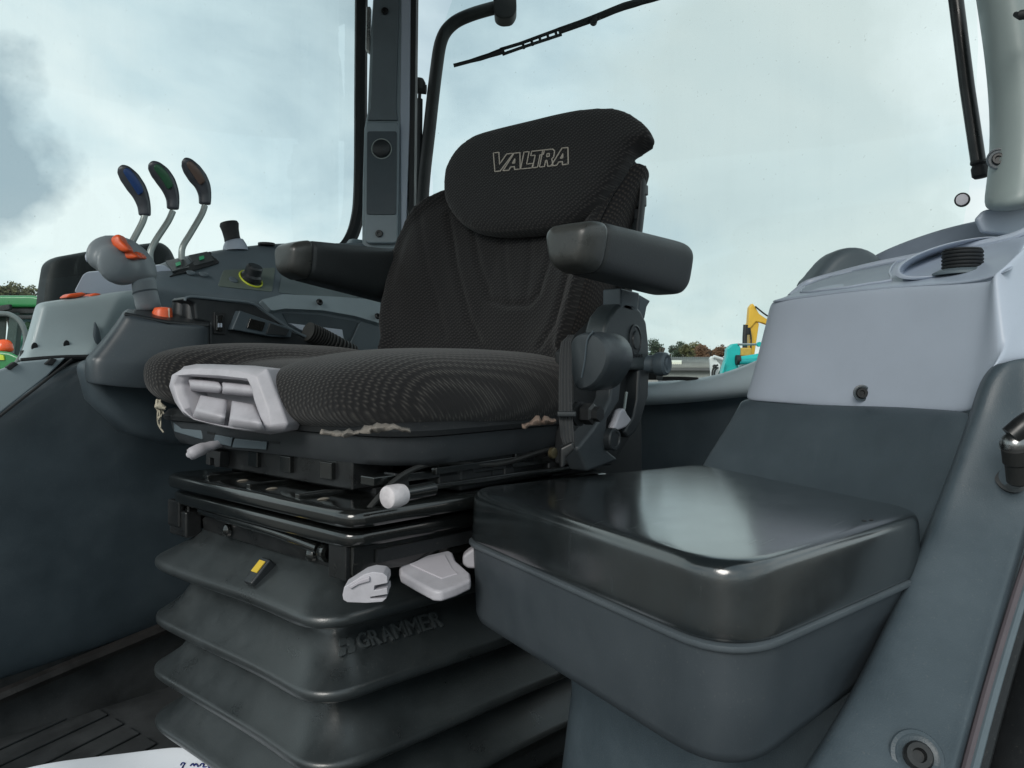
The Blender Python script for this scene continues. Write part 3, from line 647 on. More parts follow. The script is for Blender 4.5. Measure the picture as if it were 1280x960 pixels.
for c in (((207, 329), (228, 325), (237, 337), (216, 342)), ((235, 322), (259, 317), (268, 328), (243, 335))):
    g, _ = patch(c, 0.003, 0.005, 0.005); r_ = ob('rocker_switch', g, black_pl, cs, bev=0.001)
    mxx = sum(x for x, y in c)/4; myy = sum(y for x, y in c)/4
    g, _ = patch([(mxx-3, myy-1), (mxx+3, myy-3), (mxx+4, myy+1), (mxx-2, myy+3)], 0.002, 0.0058, 0.001); ob('legend', g, green_sw, r_)
for px, py in ((238, 343), (254, 345)):
    q = on(bvc, px, py, 0.002); ob('push_button', lathe(q, nr, [(0.0085, 0), (0.0085, 0.003), (0.0065, 0.004), (0.0055, 0.003), (0, 0.0035)], 20), trim_mid, cs)
g, nr2 = patch([(279, 338), (344, 335), (340, 365), (272, 358)], 0.006, 0.0015, 0.003)
kp = ob('knob_panel', g, panelg, cs, bev=0.0008)
g, _ = patch([(352, 343), (400, 352), (455, 370), (432, 376), (348, 366)], 0.003, 0.0015, 0.003)
ob('blank_panel', g, mat('blank panel', (0.13, 0.165, 0.175), 0.4, grain=0.1), cs, bev=0.0008)
q = on(bvc, 313, 350, 0.003)
ob('knob_ring', tube([q+a_*0.0265*math.cos(x)+b_*0.0225*math.sin(x) for a_, b_ in [basis(nr2)[:2]] for x in [i*math.pi/14 for i in range(28)]], 0.0018, 6, closed=True), yellow_l, cs)
ob('dial_knob', lathe(q, nr2+UP*0.35, [(0.021, 0), (0.0205, 0.008), (0.017, 0.012), (0.0165, 0.026), (0.014, 0.029), (0, 0.029)], 24), black_pl, cs)
q = on(bvc, 291, 351, 0.001); ob('push_button', lathe(q, nr2, [(0.009, 0), (0.009, 0.003), (0.007, 0.004), (0, 0.0035)], 20), trim_mid, cs)
# lower rail with two screws and a recess
rail = [(336, 392), (352, 389), (400, 391), (440, 398), (474, 408), (476, 394), (470, 378), (420, 374), (350, 371), (322, 378)]
g, nr3 = patch(rail, 0.006, 0.012, 0.016); ob('console_rail', g, trim_light2, cs, bev=0.002)
for px, py in ((395, 382), (467, 396)):
    q = on(bvc, px, py, 0.0125); screw('screw', q, nr3, 0.0075, cs)
g, _ = patch([(352, 391), (398, 393), (448, 402), (432, 432), (395, 432), (370, 424)], 0.006, 0.001, 0.003); ob('storage_recess', g, trim_dark, cs, bev=0.001)
g, _ = patch([(449, 402), (473, 409), (478, 440), (432, 440)], 0.003, 0.004, 0.004); ob('end_cover', g, trim_mid, cs, bev=0.001)
ob('chrome_strip', prism([V(x, y, 1.36) for x, y in [(362, 404), (428, 412), (430, 424), (420, 426), (375, 412)]], YV*0.006), trim_light, cs, bev=0.001)
# small knob and pad on the console top
ob('stub_knob', lathe(V(290, 297, 1.54), UP+RT*(-0.22), [(0.017, -0.006), (0.0165, 0.0), (0.0175, 0.016), (0.020, 0.028), (0.018, 0.033), (0, 0.034)], 20), black_mt, cs)
ob('stub_collar', lathe(V(294, 309, 1.54), UP+RT*(-0.1), [(0.027, -0.008), (0.024, 0.004), (0.018, 0.016), (0.0, 0.016)], 20), trim_light, cs)
ob('top_pad', lathe(V(333, 305, 1.53), UP, [(0.018, -0.003), (0.018, 0.002), (0, 0.003)], 20), black_mt, cs)
g = prism([V(x, y, 1.55) for x, y in [(436, 306), (442, 298), (474, 302), (482, 318), (455, 318)]], YV*0.02)
ob('corner_cap', g, trim_light2, cs, bev=0.004)

# front pale housing of the console
hs = thing('console_end_housing', 'pale grey flared housing with orange lever tops at the left', 'console housing', V(90, 450, 1.36))
rows = []
for f in [i/7 for i in range(8)]:
    xt, yt = 47+f*(160-47), 379-f*16; xb, yb = 28+f*(118-28), 449-f*8
    r_ = []
    for k, (gq, dv_) in enumerate(((0.0, 0.05), (0.0, 0.008), (0.06, 0.0), (0.45, 0.0), (0.8, -0.004), (0.93, -0.012), (1.0, -0.03))):
        r_.append(V(xt+(xb-xt)*(gq**1.25), yt+(yb-yt)*gq - (0 if k else 1), 1.37+dv_+0.01*(1-f)))
    rows.append(r_)
for k, r_ in enumerate([[V(172-2*i, 361+i*0, 1.375+.03) for i in range(0)]]): pass
last = [V(205, 359, 1.45), V(200, 362, 1.42), V(196, 372, 1.41), V(182, 398, 1.41), V(165, 425, 1.41), V(152, 436, 1.405), V(140, 441, 1.39)]
rows.append(last)
first = [V(44, 383, 1.46), V(42, 386, 1.45), V(40, 392, 1.45), V(34, 415, 1.45), V(28, 432, 1.45), V(24, 444, 1.44), V(20, 450, 1.42)]
rows.insert(0, first)
hsh = ob('housing_shell', sheet(rows), mat('front housing plastic', (0.31, 0.38, 0.40), 0.38, grain=0.12, var=0.06), hs, sub=2, sol=0.005, solo=-1)
ob('upper_block', loft([[V(x, y, v) for x, y in pts] for pts, v in (
    (roundpoly([(92, 366, 0), (105, 341, 0), (205, 331, 0), (232, 350, 0), (205, 372, 0)], 5, 4), 1.44), (roundpoly([(92, 366, 0), (107, 340, 0), (204, 330, 0), (230, 350, 0), (205, 372, 0)], 5, 4), 1.56)) for pts in ([(q[0], q[1]) for q in pts],)]), trim_light, hs, bev=0.004)
bvh_h = bvh_of(hsh)
for px, py in ((43, 434), (83, 431)):
    q = on(bvh_h, px, py, 0)
    if q: ob('vent_hole', lathe(q, -YV-UP*0.2, [(0.0045, -0.001), (0.0045, 0.0012), (0, 0.001)], 14, 1.7, 1, UP), black_mt, hs)
q = on(bvh_h, 123, 428, 0)
ob('finger_slot', pillow(roundpoly([V(x, y, 1.365) for x, y in [(118, 400), (124, 412), (128, 432), (120, 431), (116, 420)]], 0.006), YV, 0.003, 0.003, 4), trim_dark, hs)
for pts in ([(82, 372), (88, 367), (104, 365), (110, 368), (96, 372)], [(110, 371), (118, 366), (128, 367), (122, 371)]):
    ob('orange_lever_top', prism([V(x, y, 1.385) for x, y in pts], YV*0.03), orange, hs, bev=0.003)
# lower console wall
lw = thing('console_wall', 'large smooth dark slate console side reaching down to the floor at left', 'console wall', V(60, 840, 1.34))
rows = []
for px in (-120, -60, 0, 40, 80, 120, 160, 200, 240, 300, 360, 440, 520):
    k = max(0, min(1, (px+20)/120)); ytop = 519-k*76 if px < 82 else 443
    col = []
    for i, (fy, dv_) in enumerate(((0, 0.03), (0.012, 0.0), (0.06, -0.01), (0.25, -0.012), (0.5, 0.0), (0.75, 0.015), (0.93, 0.03), (1.0, 0.05))):
        yb = 852-(px)*0.33
        y = ytop+(yb-ytop)*fy
        bul = 0.055*math.exp(-((px-165)/55)**2)*(1-sstep(470, 570, y))
        col.append(V(px, y, 1.36+dv_-bul))
    rows.append(col)
ob('side_panel', sheet(rows), trim_dark, lw, sub=2, sol=0.006, solo=-1)
ob('lower_skirt', prism([V(-200, 900, 1.42), V(-200, 1000, 1.42), V(700, 800, 1.42), V(700, 600, 1.42)], YV*0.05), floor_m, lw)
ob('housing_backing', prism([V(x, y, 1.40) for x, y in [(28, 438), (140, 430), (140, 480), (28, 480)]], YV*0.01), black_mt, lw)
ob('pale_plate', prism([V(x, y, 1.325) for x, y in [(-60, 535), (-20, 470), (28, 452), (83, 447), (60, 470), (0, 517)]], YV*0.01), trim_light2, lw, bev=0.003)
for c in ([(8, 459), (18, 452), (24, 455), (13, 463)], [(56, 455), (64, 448), (72, 449), (66, 457)]):
    ob('clip', prism([V(x, y, 1.32) for x, y in c], YV*0.01), black_mt, lw, bev=0.0015)
ob('panel_seam', tube([V(-40, 552, 1.322), V(0, 520, 1.322), V(45, 485, 1.322), V(90, 449, 1.322)], 0.0022, 6), black_mt, lw)
ob('edge_trim', tube([V(26, 450.5, 1.34), V(70, 447, 1.335), V(110, 446, 1.33), V(130, 446, 1.32)], 0.0035, 8, 3), black_mt, lw)
ob('rust_rail', tube([V(-80, 905, 1.40), V(60, 845, 1.40), V(140, 812, 1.40), V(230, 775, 1.40), V(330, 735, 1.40)], 0.012, 8, 3), mat('dirty steel rail', (0.016, 0.015, 0.015), 0.5, grain=0.5, gscale=100, var=0.6, vscale=14), lw)

# levers
lv = thing('lever_bank', 'three curved hydraulic levers with blue, green and brown topped knobs', 'levers', V(200, 330, 1.5))
for nm, base, mid, top, K, inl in (
    ('blue', [(163, 306), (167, 299), (178, 278), (181, 268)], None, None, [(181, 270, 7.5), (180, 258, 8.5), (176, 245, 10.5), (170, 234, 12.5), (162, 222, 12.5), (155, 213, 9.5), (150.5, 209, 4)], blue_k),
    ('green', [(188, 327), (188, 315), (195, 300), (210, 277), (216, 264)], None, None, [(216, 262, 7.5), (216, 250, 8.5), (213, 238, 10.5), (207, 226, 12.5), (200, 216, 12.5), (193, 208, 9.5), (188.5, 204, 4)], green_k),
    ('brown', [(228, 332), (227, 318), (229, 307), (238, 292), (252, 268), (256, 257)], None, None, [(256, 256, 7.5), (256, 244, 8.5), (253, 232, 10.5), (247, 222, 12.5), (240, 212, 12), (234, 204, 9), (229.5, 200.5, 4)], brown_k)):
    ob('lever_shaft', tube([V(x, y, 1.50) for x, y in base], 0.0062, 12, 5), rodm, lv)
    pts = smooth_path([V(x, y, 1.50) for x, y, r in K], 4); rr_ = [r for x, y, r in K]
    rings = []
    for i, q in enumerate(pts):
        f = i/(len(pts)-1)*(len(K)-1); a = int(min(f, len(K)-2)); rad = 0.9*(rr_[a]+(rr_[a+1]-rr_[a])*(f-a))/1000*q.dot(FW)
        tdir = (pts[min(i+1, len(pts)-1)]-pts[max(i-1, 0)]).normalized(); side = tdir.cross(FW).normalized()
        rings.append([q + side*rad*math.copysign(abs(math.cos(x))**0.8, math.cos(x)) + FW*rad*0.95*math.copysign(abs(math.sin(x))**0.8, math.sin(x)) for x in [j*math.pi/10 for j in range(20)]])
    kn = ob('lever_knob', loft(rings), knob_m, lv, label=nm+' topped lever knob', sub=1)
    bk = bvh_of(kn)
    strip = [(x, y) for x, y, r in K[1:]]; cc = []
    for i, (x, y, r) in enumerate(K[2:6]): cc.append((x-r*0.22, y+r*0.1, x+r*0.45, y-r*0.4))
    L1 = [on(bk, a, b, 0.0016) for a, b, _, _ in cc]; L2 = [on(bk, c_, d_, 0.0016) for _, _, c_, d_ in cc]
    if all(L1) and all(L2): ob('inlay', sheet([L1, [(a+b)/2-FW*0.0045 for a, b in zip(L1, L2)], L2]), inl, kn, sol=0.0008, sub=1)

# black housing behind the joystick (mirror seen from the back)
mh = thing('exterior_housing', 'black rounded housing standing outside behind the joystick', 'housing', V(130, 370, 1.9))
mp = roundpoly([V(x, y, 1.9) for x, y in [(46, 400), (50, 360), (55, 330), (66, 322), (110, 314), (170, 306), (196, 303), (208, 312), (218, 335), (214, 400)]], 0.02)
ob('mirror_shell', pillow(mp, YV, 0.03, 0.04, 6, 5), black_mt, mh)
ob('mounting_stalk', tube([V(130, 390, 1.92), V(150, 440, 1.92), V(170, 470, 1.85)], 0.015, 10, 3), black_mt, mh)
# ================================================================ CONTROL CONSOLE (beside the right armrest) + JOYSTICK
ac = thing('armrest_console', 'dark control console with an orange switch and black knobs beside the seat cushion', 'console', V(190, 450, 1.25))
def AC(x, y, v=1.22): return V(x, y, v)
front = [(110, 448, 1.20), (126, 440, 1.20), (136, 425, 1.195), (147, 397, 1.19), (153, 389, 1.19), (165, 386, 1.20), (205, 396, 1.19), (240, 403, 1.18), (261, 404, 1.17), (262, 430, 1.17), (262, 470, 1.17), (110, 470, 1.20)]
rows = []
cols = [ # x_top,y_top -> x_bot,y_bot
 (152, 391, 104, 449, 1.245), (154, 389, 110, 450, 1.215), (160, 392, 122, 452, 1.200), (180, 397, 150, 455, 1.190), (205, 402, 190, 458, 1.180), (235, 405, 230, 458, 1.172), (256, 406, 256, 458, 1.170), (262, 405, 262, 458, 1.178)]
for xt, yt, xb, yb, v in cols:
    r_ = [V(xt+8, yt-5, v+0.06), V(xt+2, yt-2, v+0.012)]
    for f in (0.02, 0.12, 0.35, 0.6, 0.8, 0.93, 1.0): 
        r_.append(V(xt+(xb-xt)*f**1.15, yt+(yb-yt)*f, v))
    r_.append(V(xb, yb+30, v+0.0))
    rows.append(r_)
ob('console_body', sheet(rows), mat('console dark plastic', (0.04, 0.052, 0.062), 0.38, grain=0.15), ac, sub=2, sol=0.004, solo=-1)
ob('console_deck', prism([V(x, y, v) for x, y, v in [(154, 390, 1.205), (166, 386, 1.24), (226, 386, 1.27), (262, 392, 1.25), (262, 405, 1.172), (210, 401, 1.178)]], UP*-0.006), black_pl, ac, bev=0.003)
ob('lower_body', prism([V(x, y, 1.23) for x, y in [(104, 449), (262, 452), (262, 560), (215, 556), (160, 540), (118, 500)]], YV*0.05), trim_dark, ac, bev=0.02, seg=5)
ob('orange_switch', loft([[c+a_*w*0.0155*math.cos(x)+b_*w*0.0155*math.sin(x) for a_, b_ in [basis(UP)[:2]] for x in [j*math.pi/8 for j in range(16)]] for c, w in ((AC(203, 399, 1.21), 1.0), (AC(203, 390, 1.21), 0.95), (AC(204, 385, 1.21), 0.82), (AC(204, 384, 1.21), 0.4))]), orange, ac, bev=0.001)
ob('orange_line', box(AC(211, 391, 1.196), 0.0012, 0.0008, 0.007), mat('pale line', (0.7, 0.55, 0.45), 0.5, grain=0), ac)
ob('knob', lathe(AC(228, 397, 1.23), UP, [(0.017, -0.004), (0.0165, 0.010), (0.015, 0.028), (0.012, 0.031), (0, 0.031)], 20), black_pl, ac)
ob('knob', lathe(AC(241, 400, 1.21), UP, [(0.017, -0.004), (0.0165, 0.010), (0.0155, 0.032), (0.012, 0.035), (0, 0.035)], 20), black_pl, ac)
# side wing with switches
wing = [(232, 374), (238, 370), (317, 380), (340, 396), (368, 415), (400, 430), (432, 441), (262, 441), (262, 404), (245, 400), (243, 380)]
ob('console_wing', prism([AC(x, y, 1.185) for x, y in wing], YV*0.05), black_pl, ac, bev=0.004)
ob('wing_edge', tube([AC(x, y, 1.183) for x, y in [(231, 376), (238, 371), (280, 375), (317, 380), (342, 397), (370, 415), (405, 430)]], 0.0024, 8, 4), trim_mid, ac)
ob('rocker_bezel', prism([AC(x, y, 1.180) for x, y in [(268, 390), (282, 391), (282, 418), (268, 417)]], YV*0.01), black_mt, ac, bev=0.001)
rk = ob('rocker_switch', prism([AC(x, y, 1.176) for x, y in [(271, 394), (279, 394), (279, 414), (271, 413)]], YV*0.01), black_gl, ac, bev=0.001)
ob('legend', join(*[prism([AC(x, y, 1.1755) for x, y in [(x0, y0), (x0+2, y0), (x0+2, y0+5), (x0, y0+5)]], YV*0.0005) for x0, y0 in ((272.5, 404), (275.7, 404))]), trim_light, rk)
sm_ = [(300, 388), (346, 404), (366, 411), (364, 422), (340, 421), (290, 412)]
ob('switch_module', prism([AC(x, y, 1.172) for x, y in sm_], YV*0.02), trim_dark, ac, bev=0.002)
sm_o = bpy.data.objects['switch_module']
ob('module_window', prism([AC(x, y, 1.1695) for x, y in [(313, 398), (332, 403), (328, 414), (309, 410)]], YV*0.004), black_gl, sm_o, bev=0.0005)
ob('module_lid', prism([AC(x, y, 1.1695) for x, y in [(338, 404), (362, 412), (358, 420), (333, 417)]], YV*0.004), black_pl, sm_o, bev=0.0005)
hp = smooth_path([AC(x, y, 1.18) for x, y in [(384, 414), (396, 419), (408, 425), (425, 434), (440, 442)]], 8)
k = len(hp); rr_ = []
def hose(path, r0, r1):
    rings = []; path = [path[0].lerp(path[0], 0)]+path
    dense = smooth_path(path, 3)
    for i, q in enumerate(dense):
        t_ = (dense[min(i+1, len(dense)-1)]-dense[max(i-1, 0)]).normalized(); x, y, _ = basis(t_)
        rad = r0 if (i//3) % 2 else r1
        rings.append([q+(x*math.cos(a)+y*math.sin(a))*rad for a in [j*math.pi/8 for j in range(16)]])
    return loft(rings)
ob('corrugated_sleeve', hose(hp[1:], 0.0175, 0.0135), rubber, ac)
jk = thing('joystick', 'grey multi function joystick with orange thumb buttons at the left', 'joystick', V(180, 390, 1.24))
J = lambda x, y, o=0: V(x, y, 1.24+o)
neck = []
for (xl, yl, xr, yr) in ((172, 392, 204, 388), (170, 384, 200, 380), (167, 368, 196, 362), (165, 358, 194, 350), (166, 350, 194, 344)):
    c = (J(xl, yl)+J(xr, yr))/2; r = (J(xl, yl)-J(xr, yr)).length/2; xd = (J(xr, yr)-J(xl, yl)).normalized()
    neck.append([c+xd*r*math.cos(a)+FW*r*0.85*math.sin(a) for a in [j*math.pi/10 for j in range(20)]])
ob('neck', loft(neck), joy_m, jk, sub=1)
ob('neck_collar', loft([[c0+(q-c0)*1.03+UP*dz for q in neck[2]] for c0 in [sum(neck[2], Vector())/20] for dz in (-0.0015, 0.0015)]), trim_dark, jk, bev=0.0005)
def jpill(pts, v, fr, bk, rr=0.012, p=2.6): return pillow(roundpoly([V(x, y, v) for x, y in pts], rr, 5), (V(640, 460, v) if 0 else -FW), fr, bk, 8, p)
head = join(jpill([(110, 318), (116, 303), (130, 295), (150, 294), (166, 300), (180, 312), (190, 326), (194, 346), (186, 352), (166, 352), (150, 357), (137, 352), (128, 340), (115, 334)], 1.24, 0.030, 0.035, 0.02, 3),
            jpill([(126, 318), (133, 310), (150, 305), (168, 318), (176, 332), (172, 346), (160, 356), (146, 357), (134, 350), (127, 338)], 1.225, 0.030, 0.03, 0.016, 3))
ob('grip', remesh(head, 0.0035, 8), joy_m, jk)
gb = bvh_of(bpy.data.objects['grip'])
def jpatch(nm, pts, lift, th, m_, r=0.0025):
    lift += 0.004; th += 0.004
    P = [on(gb, x, y, 0) for x, y in pts]; P = [q for q in P if q]
    P = roundpoly(P, r, 4); return ob(nm, prism([q-FW*lift for q in P], FW*th), m_, jk, bev=0.0015)
def jbtn(nm, pts, lift, T_):
    P = [on(gb, x, y, 0) or D(x, y, 1.2) for x, y in pts]; c_ = sum(P, Vector())/len(P); dm = c_.dot(FW)
    P = [D(x, y, dm-lift) for x, y in pts]; ob(nm, pillow(smooth_path(P, 3, True), -FW, T_, 0.02, 6, 3), orange, jk)
jbtn('thumb_rocker', [(140, 299), (145, 294), (151, 294), (154, 301), (161, 309), (162, 314), (154, 315), (146, 310), (142, 306)], 0.007, 0.007)
jbtn('thumb_button', [(154, 319), (157, 315), (164, 314), (171, 319), (173, 322), (165, 324), (157, 323)], 0.007, 0.006)
jbtn('thumb_button', [(168, 315.5), (173, 315), (178, 320), (177, 323), (172, 320)], 0.005, 0.005)
ob('side_button', lathe(J(111, 322, 0.0), -RT, [(0.007, -0.004), (0.007, 0.002), (0, 0.003)], 14), trim_light, jk)

# ================================================================ DRIVER SEAT
seat = thing('driver_seat', 'air suspended driver seat in dark woven cloth with torn cushion edges and black bellows', 'seat', (0.8, 0.87, FZ))
P2 = lambda pts, z: [Vector((a, b, z)) for a, b in pts]
near = pillow(roundpoly(P2([(.585, .87), (.548, .82), (.548, .68), (.60, .615), (.75, .600), (.93, .605), (.98, .66), (.98, .86)], -0.030), 0.07, 6), UP, 0.055, 0.055, 10, 2.7)
far = pillow(roundpoly(P2([(.60, 1.03), (.550, 1.06), (.548, 1.13), (.60, 1.17), (.9, 1.17), (.95, 1.1), (.95, 1.02), (.7, .98)], -0.006), 0.06, 6), UP, 0.044, 0.060, 10, 2.7)
mid = pillow(roundpoly(P2([(.615, .80), (.615, 1.10), (.98, 1.12), (.98, .70)], -0.030), 0.05, 6), UP, 0.044, 0.05, 10, 4)
g = remesh(join(near, far, mid), 0.006, 14)
vs = []
for q in g[0]:
    q = q.copy(); w_ = mnoise.noise(Vector((q.x*9, q.y*9, q.z*9)))*0.0016
    # the cushion dips slightly along the middle and lifts at the outer bolsters
    vs.append(q+UP*w_)
ob('cushion', (vs, g[1]), fab_side, seat)

# handle block in the cushion front
HU = lambda x, y, u=0.575: U(x, y, u)
outer = [(217, 484), (220, 468), (230, 458), (246, 455), (300, 457), (334, 461), (342, 482), (349, 500), (360, 530), (355, 540), (338, 543), (290, 536), (240, 523), (226, 506)]
inner = [(228, 480), (233, 470), (256, 471.5), (300, 475), (322, 478.5), (319, 492), (321, 504), (333, 538), (318, 537.5), (285, 532), (250, 524), (240, 520), (236, 508), (231, 494)]
HO = lambda x, y, o: PL(x, y, (1, 0.12, 0), 0.62+o)
oo = [HO(x, y, .020) for x, y in outer]; ii = [HO(x, y, .012) for x, y in inner]
frame = loft([[q+XU*0.03+YV*0.015 for q in oo], oo, [a*0.72+b*0.28-XU*0.010 for a, b in zip(oo, ii)], [a*0.25+b*0.75-XU*0.010 for a, b in zip(oo, ii)], ii, [q+XU*0.005 for q in ii], [q+XU*0.032 for q in ii]], cap=False)
ob('handle_frame', frame, grey_lv, seat, bev=0.0035, seg=3)
ob('handle_recess', prism([q+XU*0.03 for q in ii], XU*0.01), mat('handle recess shade', (0.33, 0.32, 0.35), 0.5, grain=0.1), seat)  # darker copy of the handle grey: recess shade painted into the colour
HU = lambda x, y, u=0.575: HO(x, y, u-0.575+0.012)
def handle(tops, nm='adjust_handle'):
    cols = []
    for x0, y0, x1, y1 in tops:
        prof = [(0, 0.020), (0.02, 0.006), (0.12, 0.000), (0.55, -0.004), (0.9, 0.002), (1.0, 0.022)]
        cols.append([HU(x0+(x1-x0)*f, y0+(y1-y0)*f, 0.575+du) for f, du in prof])
    ring = [c for c in cols]
    return ob(nm, sheet(ring), grey_lv, seat, sub=1, sol=0.006, solo=-1)
handle([(235, 473, 237, 489), (238, 473, 239, 490), (272, 476, 272, 493), (275, 477, 275, 493.5)])
handle([(277, 477, 277, 494), (280, 477, 279, 494), (318, 481, 314, 497), (321, 482, 317, 497.5)])
HU = lambda x, y, u=0.575: HO(x, y, u-0.575+0.012)
def paddle(x0, y0, x1, y1, x2, y2, x3, y3):
    rows = []
    for f, du in ((0, 0.012), (0.04, 0.004), (0.45, -0.008), (0.62, -0.016), (0.70, -0.016), (0.96, -0.010), (1.0, 0.006)):
        r_ = []
        for gq in (0, 0.03, 0.97, 1):
            xt, yt = x0+(x1-x0)*gq, y0+(y1-y0)*gq; xb, yb = x3+(x2-x3)*gq, y3+(y2-y3)*gq
            r_.append(HU(xt+(xb-xt)*f, yt+(yb-yt)*f, 0.572+du+(0.01 if gq in (0, 1) else 0)))
        rows.append(r_)
    return ob('adjust_paddle', sheet(rows), grey_lv, seat, sub=1, sol=0.005, solo=-1)
paddle(250, 493, 286, 499, 281, 534, 239, 522)
paddle(289, 500, 320, 505, 333, 541, 284, 535)

# pan
def ringp(z, ins):
    return [Vector((q.x, q.y, z)) for q in roundpoly(insq(P2([(.575, .612), (.575, 1.16), (1.02, 1.16), (1.02, .612)], 0), ins), 0.075, 8)]
def insq(pts, d):
    c_ = sum(pts, Vector())/4; return [q+Vector((math.copysign(d, c_.x-q.x), math.copysign(d, c_.y-q.y), 0)) for q in pts]
rings = [ringp(z, i) for z, i in ((-0.055, 0.03), (-0.060, 0.006), (-0.068, 0.0), (-0.074, 0.002), (-0.076, 0.008), (-0.100, 0.013), (-0.108, 0.018), (-0.111, 0.05))]
ob('cushion_lip', loft(rings[:5]), black_mt, seat, ang=50)
ob('seat_pan', loft(rings[3:]), pan_mat, seat, ang=50)
pk = bvh_of(bpy.data.objects['seat_pan'])
def spatch(nm, pts, lift, th, m_, bvh=pk, r=0.0, bev=0.001, par=None):
    P = [on(bvh, x, y, 0) for x, y in pts]
    if any(q is None for q in P): return None
    if r: P = roundpoly(P, r, 4)
    return ob(nm, prism([q-FW*lift for q in P], FW*th), m_, par or seat, bev=bev)
spatch('pan_latch', [(270, 543), (292, 547), (290, 558), (268, 553)], 0.004, 0.012, trim_mid)
spatch('pan_latch', [(294, 548), (335, 552), (334, 562), (291, 559)], 0.004, 0.012, trim_mid)
for c in ([(259, 539), (269, 541), (269, 544), (259, 542)], [(337, 551), (350, 552), (350, 555), (337, 554)]):
    spatch('latch_slot', c, 0.0008, 0.002, black_mt, bev=0)
ob('pan_corner', prism([U(x, y, .585) for x, y in [(215, 512), (252, 527), (252, 550), (217, 540)]], XU*0.03), trim_mid, seat, bev=0.002)

# torn cloth / foam
rnd = random.Random(9)
def torn(px0, px1, py, h, n, d0, d1, m_=foam_m, nm='torn_foam'):
    h *= 0.75
    top, bot = [], []
    for i in range(n+1):
        f = i/n; x = px0+(px1-px0)*f; d = d0+(d1-d0)*f
        top.append(D(x, py(f)-h*rnd.uniform(.2, 1)*math.sin(math.pi*min(max(f, .04), .96))**.6, d+rnd.uniform(-.003, .003)))
        bot.append(D(x+rnd.uniform(-2, 2), py(f)+rnd.uniform(1, 4), d-0.004+rnd.uniform(-.003, .002)))
    midr = [(a+b)/2-FW*rnd.uniform(0.000, .006) for a, b in zip(top, bot)]
    return ob(nm, sheet([top, midr, bot]), m_, seat, sol=0.0015)
torn(401, 512, lambda f: 539+4*math.sin(f*6), 10, 22, 0.775, 0.79)
torn(652, 694, lambda f: 533-8*f, 13, 12, 0.875, 0.90, mat('tan torn cloth', (0.17, 0.12, 0.095), 0.95, grain=0.5))
for k_ in range(5):
    x0 = 198+rnd.uniform(-2, 5); ln = rnd.uniform(14, 42)
    ob('loose_thread', tube([D(x0, 500, 1.13), D(x0+rnd.uniform(-2, 4), 500+ln*.4, 1.12), D(x0+rnd.uniform(-2, 6), 500+ln*.75, 1.125), D(x0+rnd.uniform(-1, 7), 500+ln, 1.12)], 0.0011 if k_ else 0.0022, 5, 3), shred_m, seat)
torn(194, 208, lambda f: 507+3*f, 8, 6, 1.125, 1.115, shred_m, 'torn_cloth')

# ---- backrest
NB = Vector((1, 0, -0.4)).normalized()      # pointing back
fo = [(690, 470), (486, 470), (478, 425), (474, 395), (477, 345), (488, 303), (512, 268), (545, 243), (580, 225), (640, 205), (720, 195), (775, 185), (782, 200), (766, 240), (748, 275), (738, 312), (726, 355), (714, 400), (702, 440)]
fo3 = smooth_path([B(x, y) for x, y in fo], 3, True)
cB = sum(fo3, Vector())/len(fo3)
def tb(q):  # thickness by height
    return 0.135-0.075*sstep(0.05, 0.38, q.z)
rings = [[cB+(q-cB)*0.9+NB*0.012 for q in fo3], [cB+(q-cB)*0.965+NB*0.002 for q in fo3], [cB+(q-cB)*1.0+NB*0.014 for q in fo3], [cB+(q-cB)*1.005+NB*tb(q)*0.6 for q in fo3], [cB+(q-cB)*0.975+NB*tb(q)*0.95 for q in fo3], [cB+(q-cB)*0.9+NB*tb(q) for q in fo3]]
g = remesh(loft(rings), 0.0052, 5)
gro = [[(583, 285), (590, 330), (604, 372), (625, 380), (655, 380), (668, 366), (680, 325), (690, 285)],
       [(556, 270), (562, 330), (578, 400), (592, 430), (610, 440)], [(724, 285), (712, 330), (700, 380), (690, 410), (672, 436)],
       [(620, 290), (622, 330), (630, 375)], [(655, 290), (655, 330), (650, 375)],
       [(525, 275), (530, 340), (548, 420)]]
G3 = [[(B(x, y).y, B(x, y).z) for x, y in gl] for gl in gro]
dep = [0.0055, 0.0065, 0.0065, 0.0025, 0.0025, 0.003]
ys = [q.y for q in g[0]]; vs = []
cv = 0.845
for q in g[0]:
    q = q.copy(); dfront = (q - Vector((0.91, 0, 0))).dot(NB)
    if dfront < 0.02:
        k_ = (1-sstep(0.010, 0.02, dfront)); s_ = abs(q.y-cv)/0.2
        disp = 0.016*sstep(0.45, 0.95, s_)*(1-sstep(1.0, 1.25, s_)) - 0.008*(1-s_)**2*(s_ < 1)
        for dd, pl_ in zip(dep, G3):
            x = polydist((q.y, q.z), pl_)
            disp -= dd*math.exp(-(x/0.006)**2) - dd*0.4*math.exp(-(x/0.018)**2)
        disp += mnoise.noise(q*9)*0.002
        q -= NB*disp*k_
    vs.append(q)
bk_o = ob('backrest', (vs, g[1]), fab_back, seat)
# flank panel in ribbed cloth with a piped seam
seam = [(690, 452), (702, 432), (714, 392), (726, 347), (738, 305), (752, 268), (770, 234), (790, 200)]
ob('seam_piping', tube([B(x-1, y, 0.0) for x, y in seam], 0.0028, 8, 5), fab_flank, seat)
rows = []
for (x, y), w_ in zip(seam, (0.115, 0.112, 0.108, 0.10, 0.090, 0.082, 0.07, 0.055)):
    a = B(x, y, 0.004)-YV*0.003; rows.append([a, a+NB*0.012-YV*0.010, a+NB*w_*0.35-YV*0.014, a+NB*w_*0.7-YV*0.010, a+NB*w_*0.95, a+NB*w_+YV*0.02])
ob('flank_panel', sheet(rows), fab_flank, seat, sub=2, sol=0.004)
